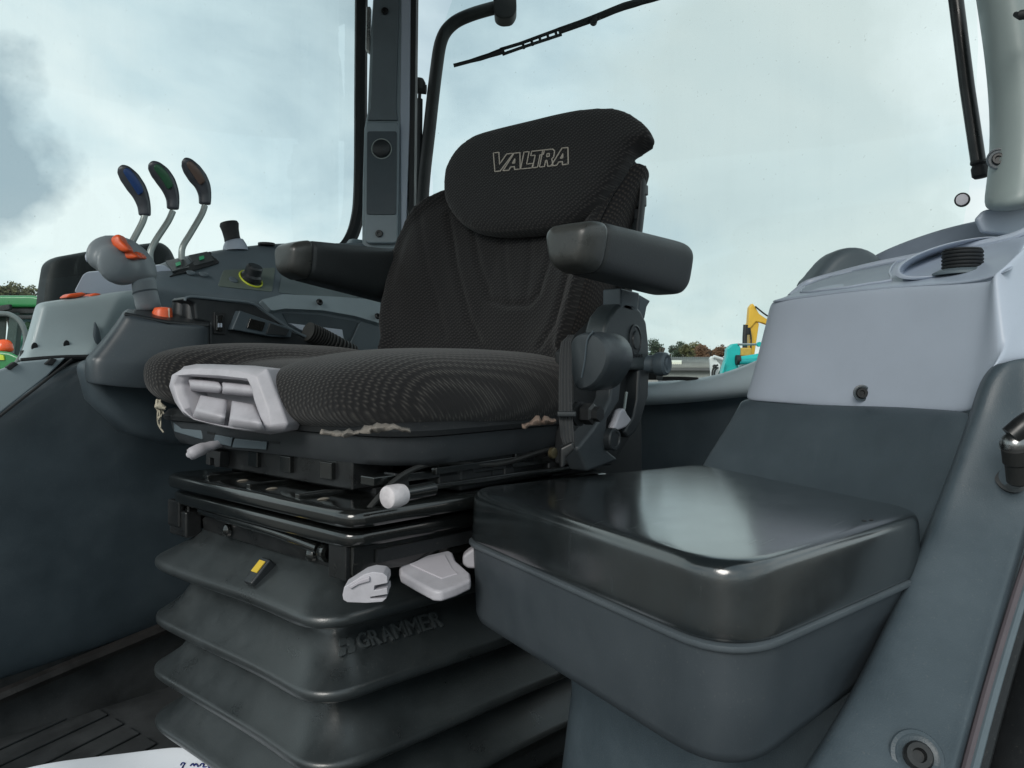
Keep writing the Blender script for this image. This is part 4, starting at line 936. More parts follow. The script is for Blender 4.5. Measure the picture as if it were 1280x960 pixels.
# back shell seen past the flank
rows = []
for x, y, w_ in ((776, 400, 0.0), (792, 340, 0), (800, 280, 0), (804, 240, 0), (805, 205, 0)):
    a = D(x-6, y, 1.20); rows.append([a, D(x, y+1, 1.21), D(x+1, y, 1.25), D(x-20, y, 1.28)])
ob('back_shell', sheet(rows), black_mt, seat, sub=2, sol=0.006)
for x, y in ((803, 222), (804, 238), (802, 252), (799, 268)):
    ob('shell_clip', box(D(x, y, 1.215), 0.006, 0.006, 0.008), black_pl, seat, bev=0.002)
# headrest pad
ho = [(558, 250), (557, 222), (562, 205), (574, 187), (594, 172), (622, 163), (665, 153), (710, 143), (748, 138), (776, 139), (797, 149), (812, 163), (813, 172), (800, 178), (790, 186), (780, 205), (762, 233), (742, 258), (720, 276), (695, 285), (655, 290), (618, 291), (590, 286), (572, 274)]
hn = (NB+Vector((0, 0.10, 0))).normalized()
h3 = smooth_path([B(x, y, -0.016) for x, y in ho], 3, True)
g = pillow(h3, -hn, 0.016, 0.040, 12, 4.2)
vs = []
g = remesh(g, 0.0055, 3)
for q in g[0]: vs.append(q + NB*mnoise.noise(q*8)*0.0025)
hr = ob('headrest', (vs, g[1]), fab_back, seat)
hb = bvh_of(hr)
# embroidered outline lettering: hand drawn italic block letters in a 0..1 box
LET = {
 'V': [[(0, 1.15), (.36, 1.15), (.40, .42), (.86, 1.0), (1.30, 1.0), (.44, 0), (.10, 0)]],
 'A': [[(0, 0), (.72, 1), (1.10, 1), (1.12, 0), (.74, 0), (.75, .18), (.50, .18), (.38, 0)], [(.62, .40), (.76, .40), (.77, .66)]],
 'L': [[(0, 0), (.22, 1), (.55, 1), (.39, .26), (.80, .26), (.74, 0)]],
 'T': [[(.24, 0), (.40, .74), (.12, .74), (.18, 1), (1.0, 1), (.94, .74), (.72, .74), (.56, 0)]],
 'R': [[(0, 0), (.22, 1), (.86, 1), (.98, .88), (.92, .52), (.80, .42), (.88, 0), (.54, 0), (.48, .36), (.40, .36), (.32, 0)], [(.46, .58), (.50, .76), (.64, .76), (.62, .58)]],
}
word = [('V', 0.0), ('A', .62), ('L', 1.76), ('T', 2.30), ('R', 2.98), ('A', 3.72)]
Wt = 4.86
for ch, x0 in word:
    gs = []
    for loop in LET[ch]:
        pts = []
        n_ = len(loop)
        for i in range(n_):
            for t_ in (0, .25, .5, .75):
                a, b_ = loop[i], loop[(i+1) % n_]; X = (x0+a[0]*(1-t_)+b_[0]*t_)/Wt; Y = a[1]*(1-t_)+b_[1]*t_
                px = 617+94*X; py = (215-9.5*X) - Y*(21.5+0.5*X)*0.95
                q = on(hb, px, py, 0.0006)
                if q: pts.append(q)
        gs.append(tube(pts, 0.0010, 5, closed=True))
    ob('embroidered_letter', join(*gs), thread_m, hr)

# ---- armrests
def armrest(front, rear, w0, h0, w1, h1, capf, label, taper):
    front, rear = Vector(front), Vector(rear); axd = (rear-front).normalized(); sd_ = YV; up = axd.cross(sd_).normalized()
    if up.z < 0: up = -up
    n = 9; Lg = (rear-front).length
    def ring(f, kw=1, kh=1):
        c = front.lerp(rear, f); w = (w0+(w1-w0)*f)*kw; h = (h0+(h1-h0)*f)*kh; r = min(w, h)*0.62
        # underside is narrower: taper
        out_ = []
        for x, y in rrect(w, h, r, 6):
            ty = (y+h)/(2*h); out_.append(c+sd_*x*(taper+(1-taper)*ty)+up*y)
        return out_
    body = loft([ring(capf, .97, .97)]+[ring(f) for f in (capf+.004, .3, .5, .7, .86)]+[ring(.92, .99, .98), ring(.96, .95, .92), ring(.985, .85, .80), ring(1.0, .62, .56)])
    cap_ = loft([ring(0.0, .55, .50), ring(0.012, .76, .72), ring(.045, .92, .90), ring(.11, 1.0, 1.0), ring(capf-.006, 1.005, 1.005), ring(capf-.001, .96, .96)])
    b_ = ob('armrest', body, arm_mat, seat, label, sub=1)
    ob('armrest_cap', cap_, arm_cap, b_, sub=1)
    return b_
armrest(D(704, 305, 0.915), D(842, 339, 1.12), 0.039, 0.0285, 0.041, 0.037, 0.15, 'near armrest, square ended with a worn cap', 0.72)
armrest(D(353, 322, 1.28), D(505, 349, 1.54), 0.039, 0.0285, 0.041, 0.054, 0.12, 'far armrest, dark with a worn front cap', 0.8)
# ---- recliner side (near side)
VS = 0.575
def SV(x, y, v=VS): return V(x, y, v)
shield = [(757, 412), (762, 395), (772, 382), (782, 376), (792, 378), (802, 388), (809, 402), (812, 430), (812, 463), (770, 462), (757, 440)]
ob('recliner_cover', prism([SV(x, y) for x, y in roundpoly([(a, b, 0) for a, b in shield], 5, 3) for x, y in [(x, y)]] if 0 else [SV(a, b) for a, b in shield], YV*0.035), mat('hub plastic', (0.038, 0.048, 0.052), 0.42, grain=0.2), seat, bev=0.006)
c = SV(793, 425)
ob('hub_button', lathe(c, -YV, [(0.0165, 0), (0.0165, 0.002), (0.0145, 0.003), (0.0135, 0.0015), (0.010, 0.002), (0.009, 0.004), (0, 0.0045)], 24, 1.35, 1, UP), black_pl, seat)
g = text_on('GRAMMER', SV(783, 448)-YV*0.001, SV(803, 446)-YV*0.001, UP, 0.0042, 0.0005)
ob('hub_lettering', g, black_pl, seat)
ob('rear_leg', prism([SV(x, y) for x, y in [(799, 462), (812, 462), (811, 495), (803, 522), (795, 540), (786, 548), (780, 540), (792, 520), (797, 500)]], YV*0.03), black_pl, seat, bev=0.004)
ob('front_arm', prism([SV(x, y, VS-0.004) for x, y in [(764, 455), (775, 462), (777, 480), (775, 502), (760, 525), (757, 560), (775, 575), (735, 590), (722, 560), (742, 535), (752, 520), (763, 498), (766, 480)]], YV*0.03), mat('arm plastic', (0.036, 0.044, 0.05), 0.45, grain=0.2), seat, bev=0.005)
ob('inner_plate', prism([SV(x, y, VS+0.02) for x, y in [(716, 440), (757, 400), (808, 455), (796, 535), (765, 582), (716, 582)]], YV*0.03), black_mt, seat, bev=0.003)
ob('pivot_cap', lathe(SV(765, 549, VS-0.008), -YV, [(0.015, -0.01), (0.015, 0.004), (0.0135, 0.006), (0.0105, 0.006), (0.0095, 0.0045), (0, 0.0045)], 24), black_pl, seat)
ob('tilt_lever', prism([SV(x, y, VS-0.01) for x, y in [(776, 512), (782, 510), (785, 517), (791, 525), (784, 534), (772, 539), (767, 536), (772, 524)]], YV*0.012), grey_lv, seat, bev=0.004)
ob('tilt_rod', tube([SV(780, 512, VS), SV(783, 490, VS)], 0.0022, 8), rodm, seat)
ob('lumbar_knob', join(lathe(D(812, 455, 1.16), RT-UP*0.0, [(0.013, -0.02), (0.013, 0.006), (0.016, 0.008), (0.0165, 0.020), (0.014, 0.024), (0, 0.0245)], 24), lathe(D(823, 455, 1.155), (RT*0.8-FW*0.6), [(0.0165, -0.002), (0.0175, 0.003), (0.0165, 0.012), (0.013, 0.015), (0.010, 0.013), (0, 0.013)], 24)), trim_dark, seat)
ob('armrest_post', prism([SV(x, y, VS) for x, y in [(776, 360), (800, 366), (797, 392), (776, 386)]], YV*0.03), trim_dark, seat, bev=0.003)
ob('armrest_stop', prism([SV(x, y, VS+.03) for x, y in [(800, 368), (814, 376), (809, 384), (806, 400), (798, 390)]], YV*0.015), trim_dark, seat, bev=0.003)
# belt reel housing, teardrop shaped
fp = roundpoly([U(x, y, .79) for x, y in [(711, 440), (714, 424), (724, 416), (742, 414), (756, 424), (763, 442), (758, 462), (744, 482), (731, 489), (719, 487), (714, 468)]], 0.010, 5)
fc = sum(fp, Vector())/len(fp)
sh = Vector((0.075, 0.010, 0.0))
rings = [[fc+(q-fc)*0.55-XU*0.003 for q in fp], [fc+(q-fc)*0.90-XU*0.002 for q in fp], [fc+(q-fc)*0.97+XU*0.001 for q in fp], [q+XU*0.006 for q in fp], [q+sh*0.3 for q in fp], [fc+(q-fc)*1.03+sh*0.32 for q in fp], [fc+(q-fc)*1.02+sh*0.9 for q in fp], [fc+(q-fc)*0.9+sh for q in fp], [fc+(q-fc)*0.4+sh*1.02 for q in fp]]
ob('belt_reel', loft(rings), mat('reel plastic', (0.034, 0.042, 0.048), 0.36, grain=0.15), seat, ang=45)
ro = bpy.data.objects['belt_reel']
ob('reel_seam', tube([U(742, 414, .787), U(734, 425, .786), U(731, 450, .786), U(727, 472, .786)], 0.0012, 6, 3), trim_dark, ro)
ob('reel_slot', prism([U(x, y, .81) for x, y in [(744, 421), (750, 424), (756, 431), (752, 431)]], XU*0.02-YV*0.004), black_mt, ro)
belt = mat('belt webbing', (0.030, 0.032, 0.034), 0.8, grain=0.6, gscale=900)
rows = []
for xl, xr, y, d in ((709, 718, 420, 0.945), (701, 714, 428, 0.935), (699, 715, 445, 0.930), (698, 715, 480, 0.925), (698, 716, 520, 0.92), (700, 718, 545, 0.915), (705, 719, 560, 0.912)):
    n_ = 9; rows.append([D(xl+(xr-xl)*i/(n_-1), y, d+(0.0015 if i % 2 else 0)) for i in range(n_)])
ob('seat_belt', sheet(rows), belt, seat, sol=0.002)
ob('belt_guide', prism([D(x, y, 0.915) for x, y in [(696, 514), (720, 514), (720, 521), (696, 521)]], -FW*0.006), black_pl, seat, bev=0.002)
ob('belt_buckle', join(prism([D(x, y, 0.905) for x, y in [(700, 560), (716, 552), (719, 562), (708, 572), (706, 584), (700, 586)]], FW*0.012)), black_st, seat, bev=0.003)
ob('hex_bolt', join(lathe(D(731, 517, 0.95), -YV, [(0.013, 0), (0.013, 0.012), (0.009, 0.014), (0.009, 0.022), (0, 0.022)], 6), lathe(D(722, 517, 0.95), -YV, [(0.015, 0), (0.015, 0.004), (0, 0.004)], 18)), black_st, seat, ang=20)
ob('bolt_bracket', prism([SV(x, y, .60) for x, y in [(722, 488), (740, 488), (740, 540), (722, 540)]], YV*0.01), black_st, seat, bev=0.002)
ob('brass_bolt', lathe(V(689, 566, .60), -YV, [(0.007, 0), (0.007, 0.005), (0.004, 0.006), (0, 0.006)], 14), mat('dull brass', (0.14, 0.12, 0.07), 0.4, metal=0.7, grain=0.1), seat)
# side frame under the cushion
ob('side_frame', join(box((.84, .665, -0.125), 0.15, 0.028, 0.020), box((1.0, .70, -0.13), 0.12, 0.06, 0.07)), black_mt, seat, bev=0.004)
for x, y in ((600, 560), (655, 566), (622, 590)):
    ob('frame_slot', box(V(x, y, .637), 0.012, 0.002, 0.0035), black_mt, seat)
ob('frame_rib', box(V(640, 575, .634), 0.14, 0.004, 0.004), black_gl, seat, bev=0.001)
ob('carriage', box((.87, .90, -0.125), 0.16, 0.19, 0.022), black_mt, seat, bev=0.003)
ob('front_clip', join(prism([U(x, y, .60) for x, y in [(258, 562), (275, 565), (274, 584), (268, 584), (267, 573), (262, 572), (262, 582), (257, 580)]], XU*0.015)), black_mt, seat, bev=0.001)
ob('slide_lever', tube([D(235.5, 569, 1.043), D(236.5, 568.5, 1.043), D(240, 567, 1.045), D(248, 563, 1.05), D(258, 559.5, 1.06), D(270, 556, 1.07), D(290, 551, 1.10)], [0.004, 0.0075, 0.0085, 0.0085, 0.007, 0.0055, 0.004], 14, 2), grey_lv, seat)
# ---- suspension frame (its own slightly swivelled axes)
C0 = Z(398, 884, -0.345); A0 = Z(176, 768, -0.345)
ai = Vector(((A0-C0).x, (A0-C0).y, 0)); WD = ai.length; ai.normalize(); bj = Vector((-ai.y, ai.x, 0))
if bj.dot(FW) < 0: bj = -bj
LEN = 0.62
def F(i, j, z): return Vector((C0.x, C0.y, 0))+ai*i+bj*j+UP*z
def fring(z, ins, r, i0=0, i1=None, j0=0, j1=None):
    i1 = WD if i1 is None else i1; j1 = LEN if j1 is None else j1
    q = [F(i0+ins, j0+ins, z), F(i1-ins, j0+ins, z), F(i1-ins, j1-ins, z), F(i0+ins, j1-ins, z)]
    return roundpoly(q, [max(r-ins*.3, .01)]*4, 8)
def wob(r_, amp, sd):   # slight sag of the rubber folds
    return [q+UP*mnoise.noise(q*6+Vector((0, 0, sd)))*amp for q in r_]
prof = [(-0.214, 0.064, .01), (-0.218, 0.059, .015), (-0.255, 0.011, .05), (-0.260, 0.003, .055), (-0.263, 0.0, .055), (-0.272, 0.0, .055), (-0.276, 0.004, .05), (-0.282, 0.040, .03), (-0.286, 0.048, .025),
        (-0.290, 0.047, .025), (-0.334, 0.009, .055), (-0.339, 0.002, .06), (-0.341, 0.0, .06), (-0.350, 0.0, .06), (-0.354, 0.004, .055), (-0.358, 0.038, .035), (-0.361, 0.046, .03),
        (-0.365, 0.045, .03), (-0.407, 0.007, .06), (-0.412, 0.0, .065), (-0.414, -0.003, .065), (-0.423, -0.003, .065), (-0.427, 0.002, .06), (-0.431, 0.036, .04), (-0.434, 0.044, .035),
        (-0.438, 0.043, .035), (-0.478, 0.006, .07), (-0.484, -0.003, .075), (-0.488, -0.005, .075), (-0.494, -0.003, .075), (-0.498, 0.004, .07), (-0.515, 0.04, .05), (-0.56, 0.05, .04), (-0.60, 0.05, .04)]
dense = []
for k in range(len(prof)):
    z, i, r = prof[k]; dense.append(wob(fring(z, i, r), 0.004, 3))
# resample rings around so that long faces bend smoothly
def resamp(r_, n=120):
    L_ = [0]
    for k in range(len(r_)): L_.append(L_[-1]+(r_[(k+1) % len(r_)]-r_[k]).length)
    out_ = []; j = 0
    for k in range(n):
        s_ = L_[-1]*k/n
        while L_[j+1] < s_: j += 1
        f = (s_-L_[j])/max(L_[j+1]-L_[j], 1e-9); out_.append(r_[j].lerp(r_[(j+1) % len(r_)], f))
    return out_
bw = []
for (z, i, r) in prof:
    ring = resamp(fring(z, i, r), 140)
    # folds bow inwards a little along their flat runs
    rr2 = []
    for q in ring:
        loc = q-F(0, 0, z); a_i, b_j = loc.dot(ai)/WD, loc.dot(bj)/LEN
        bow = 0.010*math.sin(math.pi*max(0, min(1, a_i)))*(1 if b_j < .3 else 0)
        rr2.append(q+bj*bow+UP*(mnoise.noise(q*5)*0.004 - 0.004*math.sin(math.pi*max(0, min(1, a_i)))*(b_j < .3)))
    bw.append(rr2)
bel = ob('bellows', loft(bw), bellow_m, seat, ang=60, sub=1)
bb = bvh_of(bel)
# raised maker's lettering on the side of the second fold
ups = (F(0.043, 0.1, -0.306)-F(0.008, 0.1, -0.338)).normalized()
t0 = on(bb, 449, 813, 0.0); t1 = on(bb, 556, 783, 0.0)
if t0 and t1:
    fs_ = 0.030; nside = ups.cross(bj).normalized()
    if nside.dot(FW) > 0: nside = -nside
    nside *= 0.0015
    # follow the surface: split per letter
    word = 'GRAMMER'; ws_ = [1, 1, 1, 1.15, 1.15, .95, 1]; tot = sum(ws_); acc = 0
    raised = mat('raised bellows lettering', (0.050, 0.058, 0.061), 0.25, grain=0.1)
    for ch, w_ in zip(word, ws_):
        fa, fb = acc/tot+0.006, (acc+w_)/tot-0.018; acc += w_
        pa = on(bb, 449+107*fa, 813-30*fa, 0.0); pb_ = on(bb, 449+107*fb, 813-30*fb, 0.0)
        ta = on(bb, 449+107*fa-1, 813-30*fa-19, 0.0); tb_ = on(bb, 449+107*fb-1, 813-30*fb-19, 0.0)
        if not (pa and pb_ and ta and tb_): continue
        ups = ((ta-pa)+(tb_-pb_)).normalized(); hgt = (ta-pa).length*0.98
        nside = ups.cross((pb_-pa).normalized()).normalized()*(0.0012)
        if nside.dot(FW) > 0: nside = -nside
        ob('raised_letter', text_on(ch, pa+nside*1.6, pb_+nside*1.6, ups, hgt, 0.0024, 0.004), raised, bel)
    lc = on(bb, 433, 808, 0.0)
    lx = bj*0.0125; ly = ups*0.012
    sq_ = [lc+lx*a+ly*b_+nside for a, b_ in rrect(1, 1, .3, 4)]
    ob('raised_emblem', join(*[prism([lc+lx*(cx1+.36*a)+ly*(cy1+.36*b_)+nside for a, b_ in rrect(1, 1, .5, 3)], nside*1.2) for cx1, cy1 in ((-.5, .5), (-.5, -.5), (.5, -.5))], lathe(lc+lx*.3+ly*.3+nside, nside, [(0.0055, 0), (0.005, 0.0015), (0, 0.002)], 16)), raised, bel)
# weight indicator window on the top fold
wi = on(bb, 327, 718, 0.0)
if wi:
    g_ = box(wi, 0.010, 0.018, 0.010, ai, (bj*0.7+UP*0.7).normalized(), (UP*0.7-bj*0.7).normalized())
    ob('indicator_hood', g_, black_pl, seat, bev=0.003)
    ob('indicator_window', box(wi+(UP*0.7-bj*0.7).normalized()*0.0102+(bj+UP)*0.003, 0.0065, 0.008, 0.0008, ai, (bj*0.7+UP*0.7).normalized(), (UP*0.7-bj*0.7).normalized()), mat('yellow indicator', (0.65, 0.45, 0.03), 0.4, grain=0), seat)
# plates
def fslab(nm, i0, i1, j0, j1, z0, z1, m_, r=0.02, e=0.004, **kw):
    pr_ = [(z1, e*2), (z1-e*.15, e*.8), (z1-e*.6, e*.2), (z1-e*1.3, 0), (z0+e, 0), (z0+e*.3, e*.3), (z0, e*1.2)]
    return ob(nm, loft([fring(z, s_, r, i0, i1, j0, j1) for z, s_ in pr_]), m_, seat, ang=60, **kw)
fslab('top_plate', -0.028, WD-0.022, 0.02, 0.47, -0.166, -0.146, black_gl, 0.03, 0.006)
fslab('middle_plate', -0.012, WD-0.018, 0.03, 0.46, -0.190, -0.171, black_gl, 0.03, 0.005)
ob('rail_block', box(F(0.02, 0.24, -0.203), 0.022, 0.20, 0.018, ai, bj, UP), black_gl, seat, bev=0.003)
ob('rail_groove', box(F(-0.0035, 0.25, -0.203), 0.0022, 0.18, 0.007, ai, bj, UP), black_mt, seat)
ob('rail_block', box(F(WD-0.035, 0.22, -0.206), 0.024, 0.18, 0.02, ai, bj, UP), black_gl, seat, bev=0.003)
ob('rail_cap', box(F(0.018, 0.038, -0.205), 0.016, 0.004, 0.020, ai, bj, UP), black_st, seat, bev=0.002)
ob('rail_cap', box(F(WD-0.035, 0.034, -0.203), 0.018, 0.004, 0.018, ai, bj, UP), black_st, seat, bev=0.002)
ob('inner_core', box(F(WD/2, LEN/2+0.05, -0.22), WD/2-0.05, LEN/2-0.06, 0.08, ai, bj, UP), black_mt, seat)
ob('rust_band', box(F(WD*.55, 0.075, -0.215), WD*.28, 0.006, 0.010, ai, bj, UP), mat('rusty steel', (0.045, 0.036, 0.028), 0.6, grain=0.6, gscale=90, var=0.6, vscale=30), seat)
# front bracket, its chrome edged bar and two screws
zt = -0.213
br = [F(0.03, 0.03, zt-0.004), F(WD-0.055, 0.03, zt+0.004), F(WD-0.05, 0.030, -0.262), F(0.035, 0.03, -0.262)]
pl_ = prism([F(WD-0.085, 0.054, -0.203), F(WD-0.072, 0.054, -0.209), F(WD-0.068, 0.058, -0.226), F(0.060, 0.058, -0.226), F(0.060, 0.054, -0.214), F(0.07, 0.054, -0.206), F(0.12, 0.054, -0.199), F(0.2, 0.054, -0.203), F(0.26, 0.054, -0.201)], bj*0.006)
ob('front_bracket', pl_, black_st, seat, bev=0.002)
ob('bracket_bar', tube([F(WD-0.085, 0.048, -0.195), F(WD-0.14, 0.047, -0.196), F(0.16, 0.046, -0.197), F(0.07, 0.046, -0.202)], 0.0065, 12, 4), black_gl, seat)
ob('bar_end', lathe(F(0.062, 0.046, -0.204), -ai, [(0.009, 0), (0.0105, 0.003), (0.0105, 0.012), (0.006, 0.013), (0.006, 0.004), (0, 0.004)], 18), black_gl, seat)
for ii_ in (WD-0.15, 0.095): ob('dome_screw', lathe(F(ii_, 0.053, -0.214), -bj, [(0.009, 0), (0.008, 0.004), (0.005, 0.0065), (0, 0.0075)], 16), black_gl, seat)
ob('side_bracket', prism([F(0.030, 0.06, -0.25), F(0.030, 0.06, -0.225), F(0.030, 0.10, -0.222), F(0.030, 0.5, -0.222), F(0.030, 0.5, -0.25)], ai*0.01), black_st, seat, bev=0.002)
ob('left_block', box(F(WD-0.042, 0.045, -0.216), 0.026, 0.012, 0.018, ai, bj, UP), black_st, seat, bev=0.003)
# grey knobs and levers on the near side
kc = D(488, 621, 0.80); kax = (-RT*0.62-FW*0.78-UP*0.02).normalized()
ob('height_knob', lathe(kc-kax*0.01, kax, [(0.0105, -0.007), (0.0118, 0.0), (0.0118, 0.012), (0.011, 0.0145), (0.0085, 0.016), (0, 0.0165)], 22), mat('chalky knob', (0.55, 0.52, 0.54), 0.55, grain=0.5, gscale=200, var=0.2, vscale=60), seat)
ob('knob_shaft', tube([kc-kax*0.012, kc-kax*0.06], 0.008, 12), black_gl, seat)
GP = lambda x, y, d=0.80: D(x, y, d)
ob('side_grip', prism([GP(x, y) for x, y in [(428, 744), (430, 734), (441, 727), (455, 718), (466, 715), (479, 716.5), (484, 721), (484.5, 729), (468, 732.5), (467.5, 738), (484, 735), (484.5, 743), (463, 746.5), (463, 748.5), (483, 748), (478, 752.5), (458, 754), (434, 753), (429, 750)]], FW*0.022+UP*0.002), grey_lv, seat, bev=0.002, seg=3)
ob('grip_pad', prism([GP(x, y, .797) for x, y in [(436, 733), (450, 725), (462, 721), (462, 727), (448, 731), (438, 737)]], FW*0.004), mat('grip pad plastic', (0.42, 0.40, 0.44), 0.4, grain=0.08), seat, bev=0.001)  # pad in nearly the same grey as the grip
g = []
for f, dz in ((0, 0), (.08, 0), (.8, 0), (.94, 0.0), (1.0, -0.006), (1.0, -0.02)):
    L_ = D(508, 701, 0.90).lerp(D(499, 713, 0.84), min(f*2, 1)) if f < .5 else D(499, 713, 0.84).lerp(D(545, 737, 0.80), (f-.5)*2)
    R2 = D(566, 687, 0.90).lerp(D(573, 705, 0.87), min(f*2, 1)) if f < .5 else D(573, 705, 0.87).lerp(D(588, 724, 0.82), (f-.5)*2)
pad = [(501, 702), (530, 694), (561, 687), (566, 690), (570, 700), (588, 716), (589, 724), (570, 733), (552, 739), (541, 738), (520, 727), (501, 716), (499, 709)]
PT = [Z(x, y, -0.200) for x, y in pad]
pd = []
for (x, y) in pad:
    d = 0.93-(y-687)/52*0.09; pd.append(D(x, y, d))
ob('pull_handle', prism(pd, UP*-0.012), grey_lv, seat, bev=0.0035, seg=4)
ob('handle_dish', prism([D(x, y-1.5, 0.93-(y-687)/52*0.09) for x, y in [(512, 706), (532, 699), (556, 694), (566, 712), (572, 718), (552, 724)]], UP*-0.002), mat('handle dish', (0.46, 0.44, 0.48), 0.45, grain=0.05), seat, bev=0.0008)
ob('second_grip', prism([D(x, y, 0.92) for x, y in [(578, 695), (584, 690), (596, 682), (606, 690), (606, 712), (584, 711), (578, 706)]], FW*0.02), grey_lv, seat, bev=0.004)
for nm, j0_, j1_, i_, z_, hz in (('side_rail', .06, .42, .000, -.121, .005), ('side_rail', .10, .42, -.008, -.134, .0035), ('lower_rail', .12, .46, -.010, -.231, .004)):
    ob(nm, box(F(i_, (j0_+j1_)/2, z_), 0.012, (j1_-j0_)/2, hz, ai, bj, UP), black_gl, seat, bev=0.0015)
for j_, z_, w_ in ((.10, -.128, .012), (.17, -.125, .018), (.27, -.127, .010), (.36, -.124, .016), (.16, -.112, .008), (.30, -.110, .02)):
    ob('rail_bracket', prism([F(-.012, j_-w_, z_-.012), F(-.012, j_+w_, z_-.012), F(-.012, j_+w_*.6, z_+.010), F(-.012, j_-w_, z_+.014)], ai*0.02), black_st, seat, bev=0.002)
ob('cable', tube([F(-.014, .05, -.150), F(-.018, .09, -.118), F(-.014, .15, -.108), F(-.016, .24, -.118), F(-.012, .34, -.108), F(-.01, .46, -.10)], 0.0032, 8, 5), rubber, seat)
ob('carriage_front', box(F(WD/2+.01, .11, -.122), WD/2-.045, .03, .018, ai, bj, UP), black_st, seat, bev=0.003)
for i_ in (.10, .19, .27): ob('carriage_tab', box(F(i_, .078, -.120), .012, .004, .010, ai, bj, UP), black_gl, seat, bev=0.001)
for i_ in (.09, .20, .31): ob('plate_rib', box(F(i_, .10, -.144), .004, .07, .003, ai, bj, UP), black_gl, seat, bev=0.001)
for i_ in (.06, .17, .26, .33): ob('dust_clod', lathe(F(i_, .045+.01*(i_ > .2), -.1455), UP, [(0.005, 0), (0.003, 0.0015), (0, 0.002)], 7, 1.8, .6), mat('dry mud', (0.20, 0.18, 0.15), 0.95, grain=0.5, gscale=200), seat)
for k_ in range(7): ob('rail_tooth', box(F(0.006, 0.14+k_*0.014, -0.223), 0.003, 0.0035, 0.005, ai, bj, UP), black_gl, seat)
ob('base_plate', box(F(WD/2-0.02, LEN/2, FZ+0.02), WD/2+0.05, LEN/2+0.04, 0.012, ai, bj, UP), black_gl, seat, bev=0.004)

# ================================================================ FLOOR MAT + PAPER
fm = thing('floor_mat', 'ribbed black rubber floor mat in front of the seat', 'floor mat', Z(80, 930, FZ))
ob('mat_sheet', box((0.10, 0.98, FZ+0.006), 0.75, 0.62, 0.006), mat_m, fm, bev=0.004)
for k_ in range(14):
    y0 = 0.62+k_*0.055
    q = [Vector((0.28+0.02*(k_ % 2), y0, FZ+0.012)), Vector((0.62, y0+0.10, FZ+0.012)), Vector((0.62, y0+0.135, FZ+0.012)), Vector((0.28+0.02*(k_ % 2), y0+0.03, FZ+0.012))]
    ob('tread_rib', prism(q, UP*0.004), mat_m, fm, bev=0.0015)
ppts = [(20, 962), (70, 950), (150, 941), (205, 934), (228, 933), (245, 940), (262, 950), (280, 965), (300, 1010), (-10, 1010)]
zf = FZ+0.075
pe = thing('paper_sheet', 'white paper with blue handwriting in front of the bellows', 'paper', Z(150, 980, FZ))
rows = []
for a, b_ in (((0, 968), (-40, 1060)), ((60, 953), (30, 1060)), ((110, 947), (90, 1060)), ((160, 941), (150, 1060)), ((205, 935), (210, 1060)), ((228, 933), (240, 1060)), ((246, 940), (262, 1060)), ((266, 951), (290, 1060)), ((282, 964), (320, 1060))):
    rows.append([Z(a[0]+(b_[0]-a[0])*f, a[1]+(b_[1]-a[1])*f, zf-0.010*math.sin(f*3)+0.006*math.sin(a[0]*0.03)) for f in (0, .1, .25, .5, .75, 1)])
pso = ob('sheet', sheet(rows), paper_m, pe, sub=2, sol=0.0008)
pbv = bvh_of(pso)
scr = [[(226, 957), (228, 954), (231, 955), (229, 958), (227, 963)], [(238, 958), (241, 955), (243, 958), (245, 955), (248, 959)], [(250, 958), (252, 955), (255, 956), (254, 959), (258, 959)], [(260, 957), (262, 961), (265, 957), (264, 963)]]
for sq_ in scr:
    pts = [on(pbv, x, y, 0.0006) for x, y in sq_]; pts = [q for q in pts if q]
    if len(pts) > 2: ob('handwriting', tube(pts, 0.0011, 5, 3), ink, pe)
ob('wire_clip', tube([Z(176, 938, FZ+.08), Z(174, 932, FZ+.10), Z(177, 928, FZ+.10), Z(200, 926, FZ+.10)], 0.0025, 6, 3), mat('dull brass', (0, 0, 0)), pe) if 0 else None

# ================================================================ OUTSIDE THE CAB
def T(px, py, d): return D(px, py, d/S)       # real metres away
def ext(px, py, d, w, h, dep, yaw=0.0):       # upright box seen at px,py (centre)
    ca_, sa_ = math.cos(yaw), math.sin(yaw); a = RT*ca_+FW*sa_; b_ = FW*ca_-RT*sa_
    return box(T(px, py, d), w/2/S, dep/2/S, h/2/S, a, b_, UP)
# ---- green tractor
gp = mat('green paint', (0.02, 0.19, 0.055), 0.3, grain=0, var=0.06, vscale=2, coat=0.4)
tt = thing('parked_tractor', 'green tractor with dark framed cab parked beyond the side window at far left', 'tractor', T(0, 670, 9.6))
TD = 9.6; ux = 1/S*TD/1000
def TP(px, py, dd=0): return T(px, py, TD+dd)
rf = [TP(-150, 384), TP(-150, 374), TP(-140, 369), TP(38, 369), TP(56, 372), TP(62, 377), TP(62, 384)]
ob('roof', prism(rf, FW*1.25), gp, tt, bev=0.03)
ob('roof_underside', prism([TP(-140, 385, .05), TP(-140, 392, .05), TP(52, 392, .05), TP(58, 385, .05)], FW*1.15), black_mt, tt, bev=0.01)
for x0, x1 in ((10, 22), (-95, -84)):
    for dd in (0.05, 1.15): ob('cab_post', prism([TP(x0+2, 390, dd), TP(x1+2, 390, dd), TP(x1-6, 470, dd), TP(x0-8, 470, dd)], FW*0.08), mat('dark green post', (0.02, 0.045, 0.04), 0.4, grain=0), tt, bev=0.01)
ob('cab_window', prism([TP(22, 391, .9), TP(58, 391, .9), TP(54, 500, .9), TP(14, 500, .9)], FW*0.02), mat('tinted glass', (0.16, 0.34, 0.42), 0.08, grain=0, var=0.35, vscale=3), tt)
ob('cab_window', prism([TP(-82, 391, .9), TP(8, 391, .9), TP(0, 500, .9), TP(-82, 500, .9)], FW*0.02), mat('tinted glass dark', (0.09, 0.13, 0.12), 0.1, grain=0, var=0.4, vscale=4), tt)
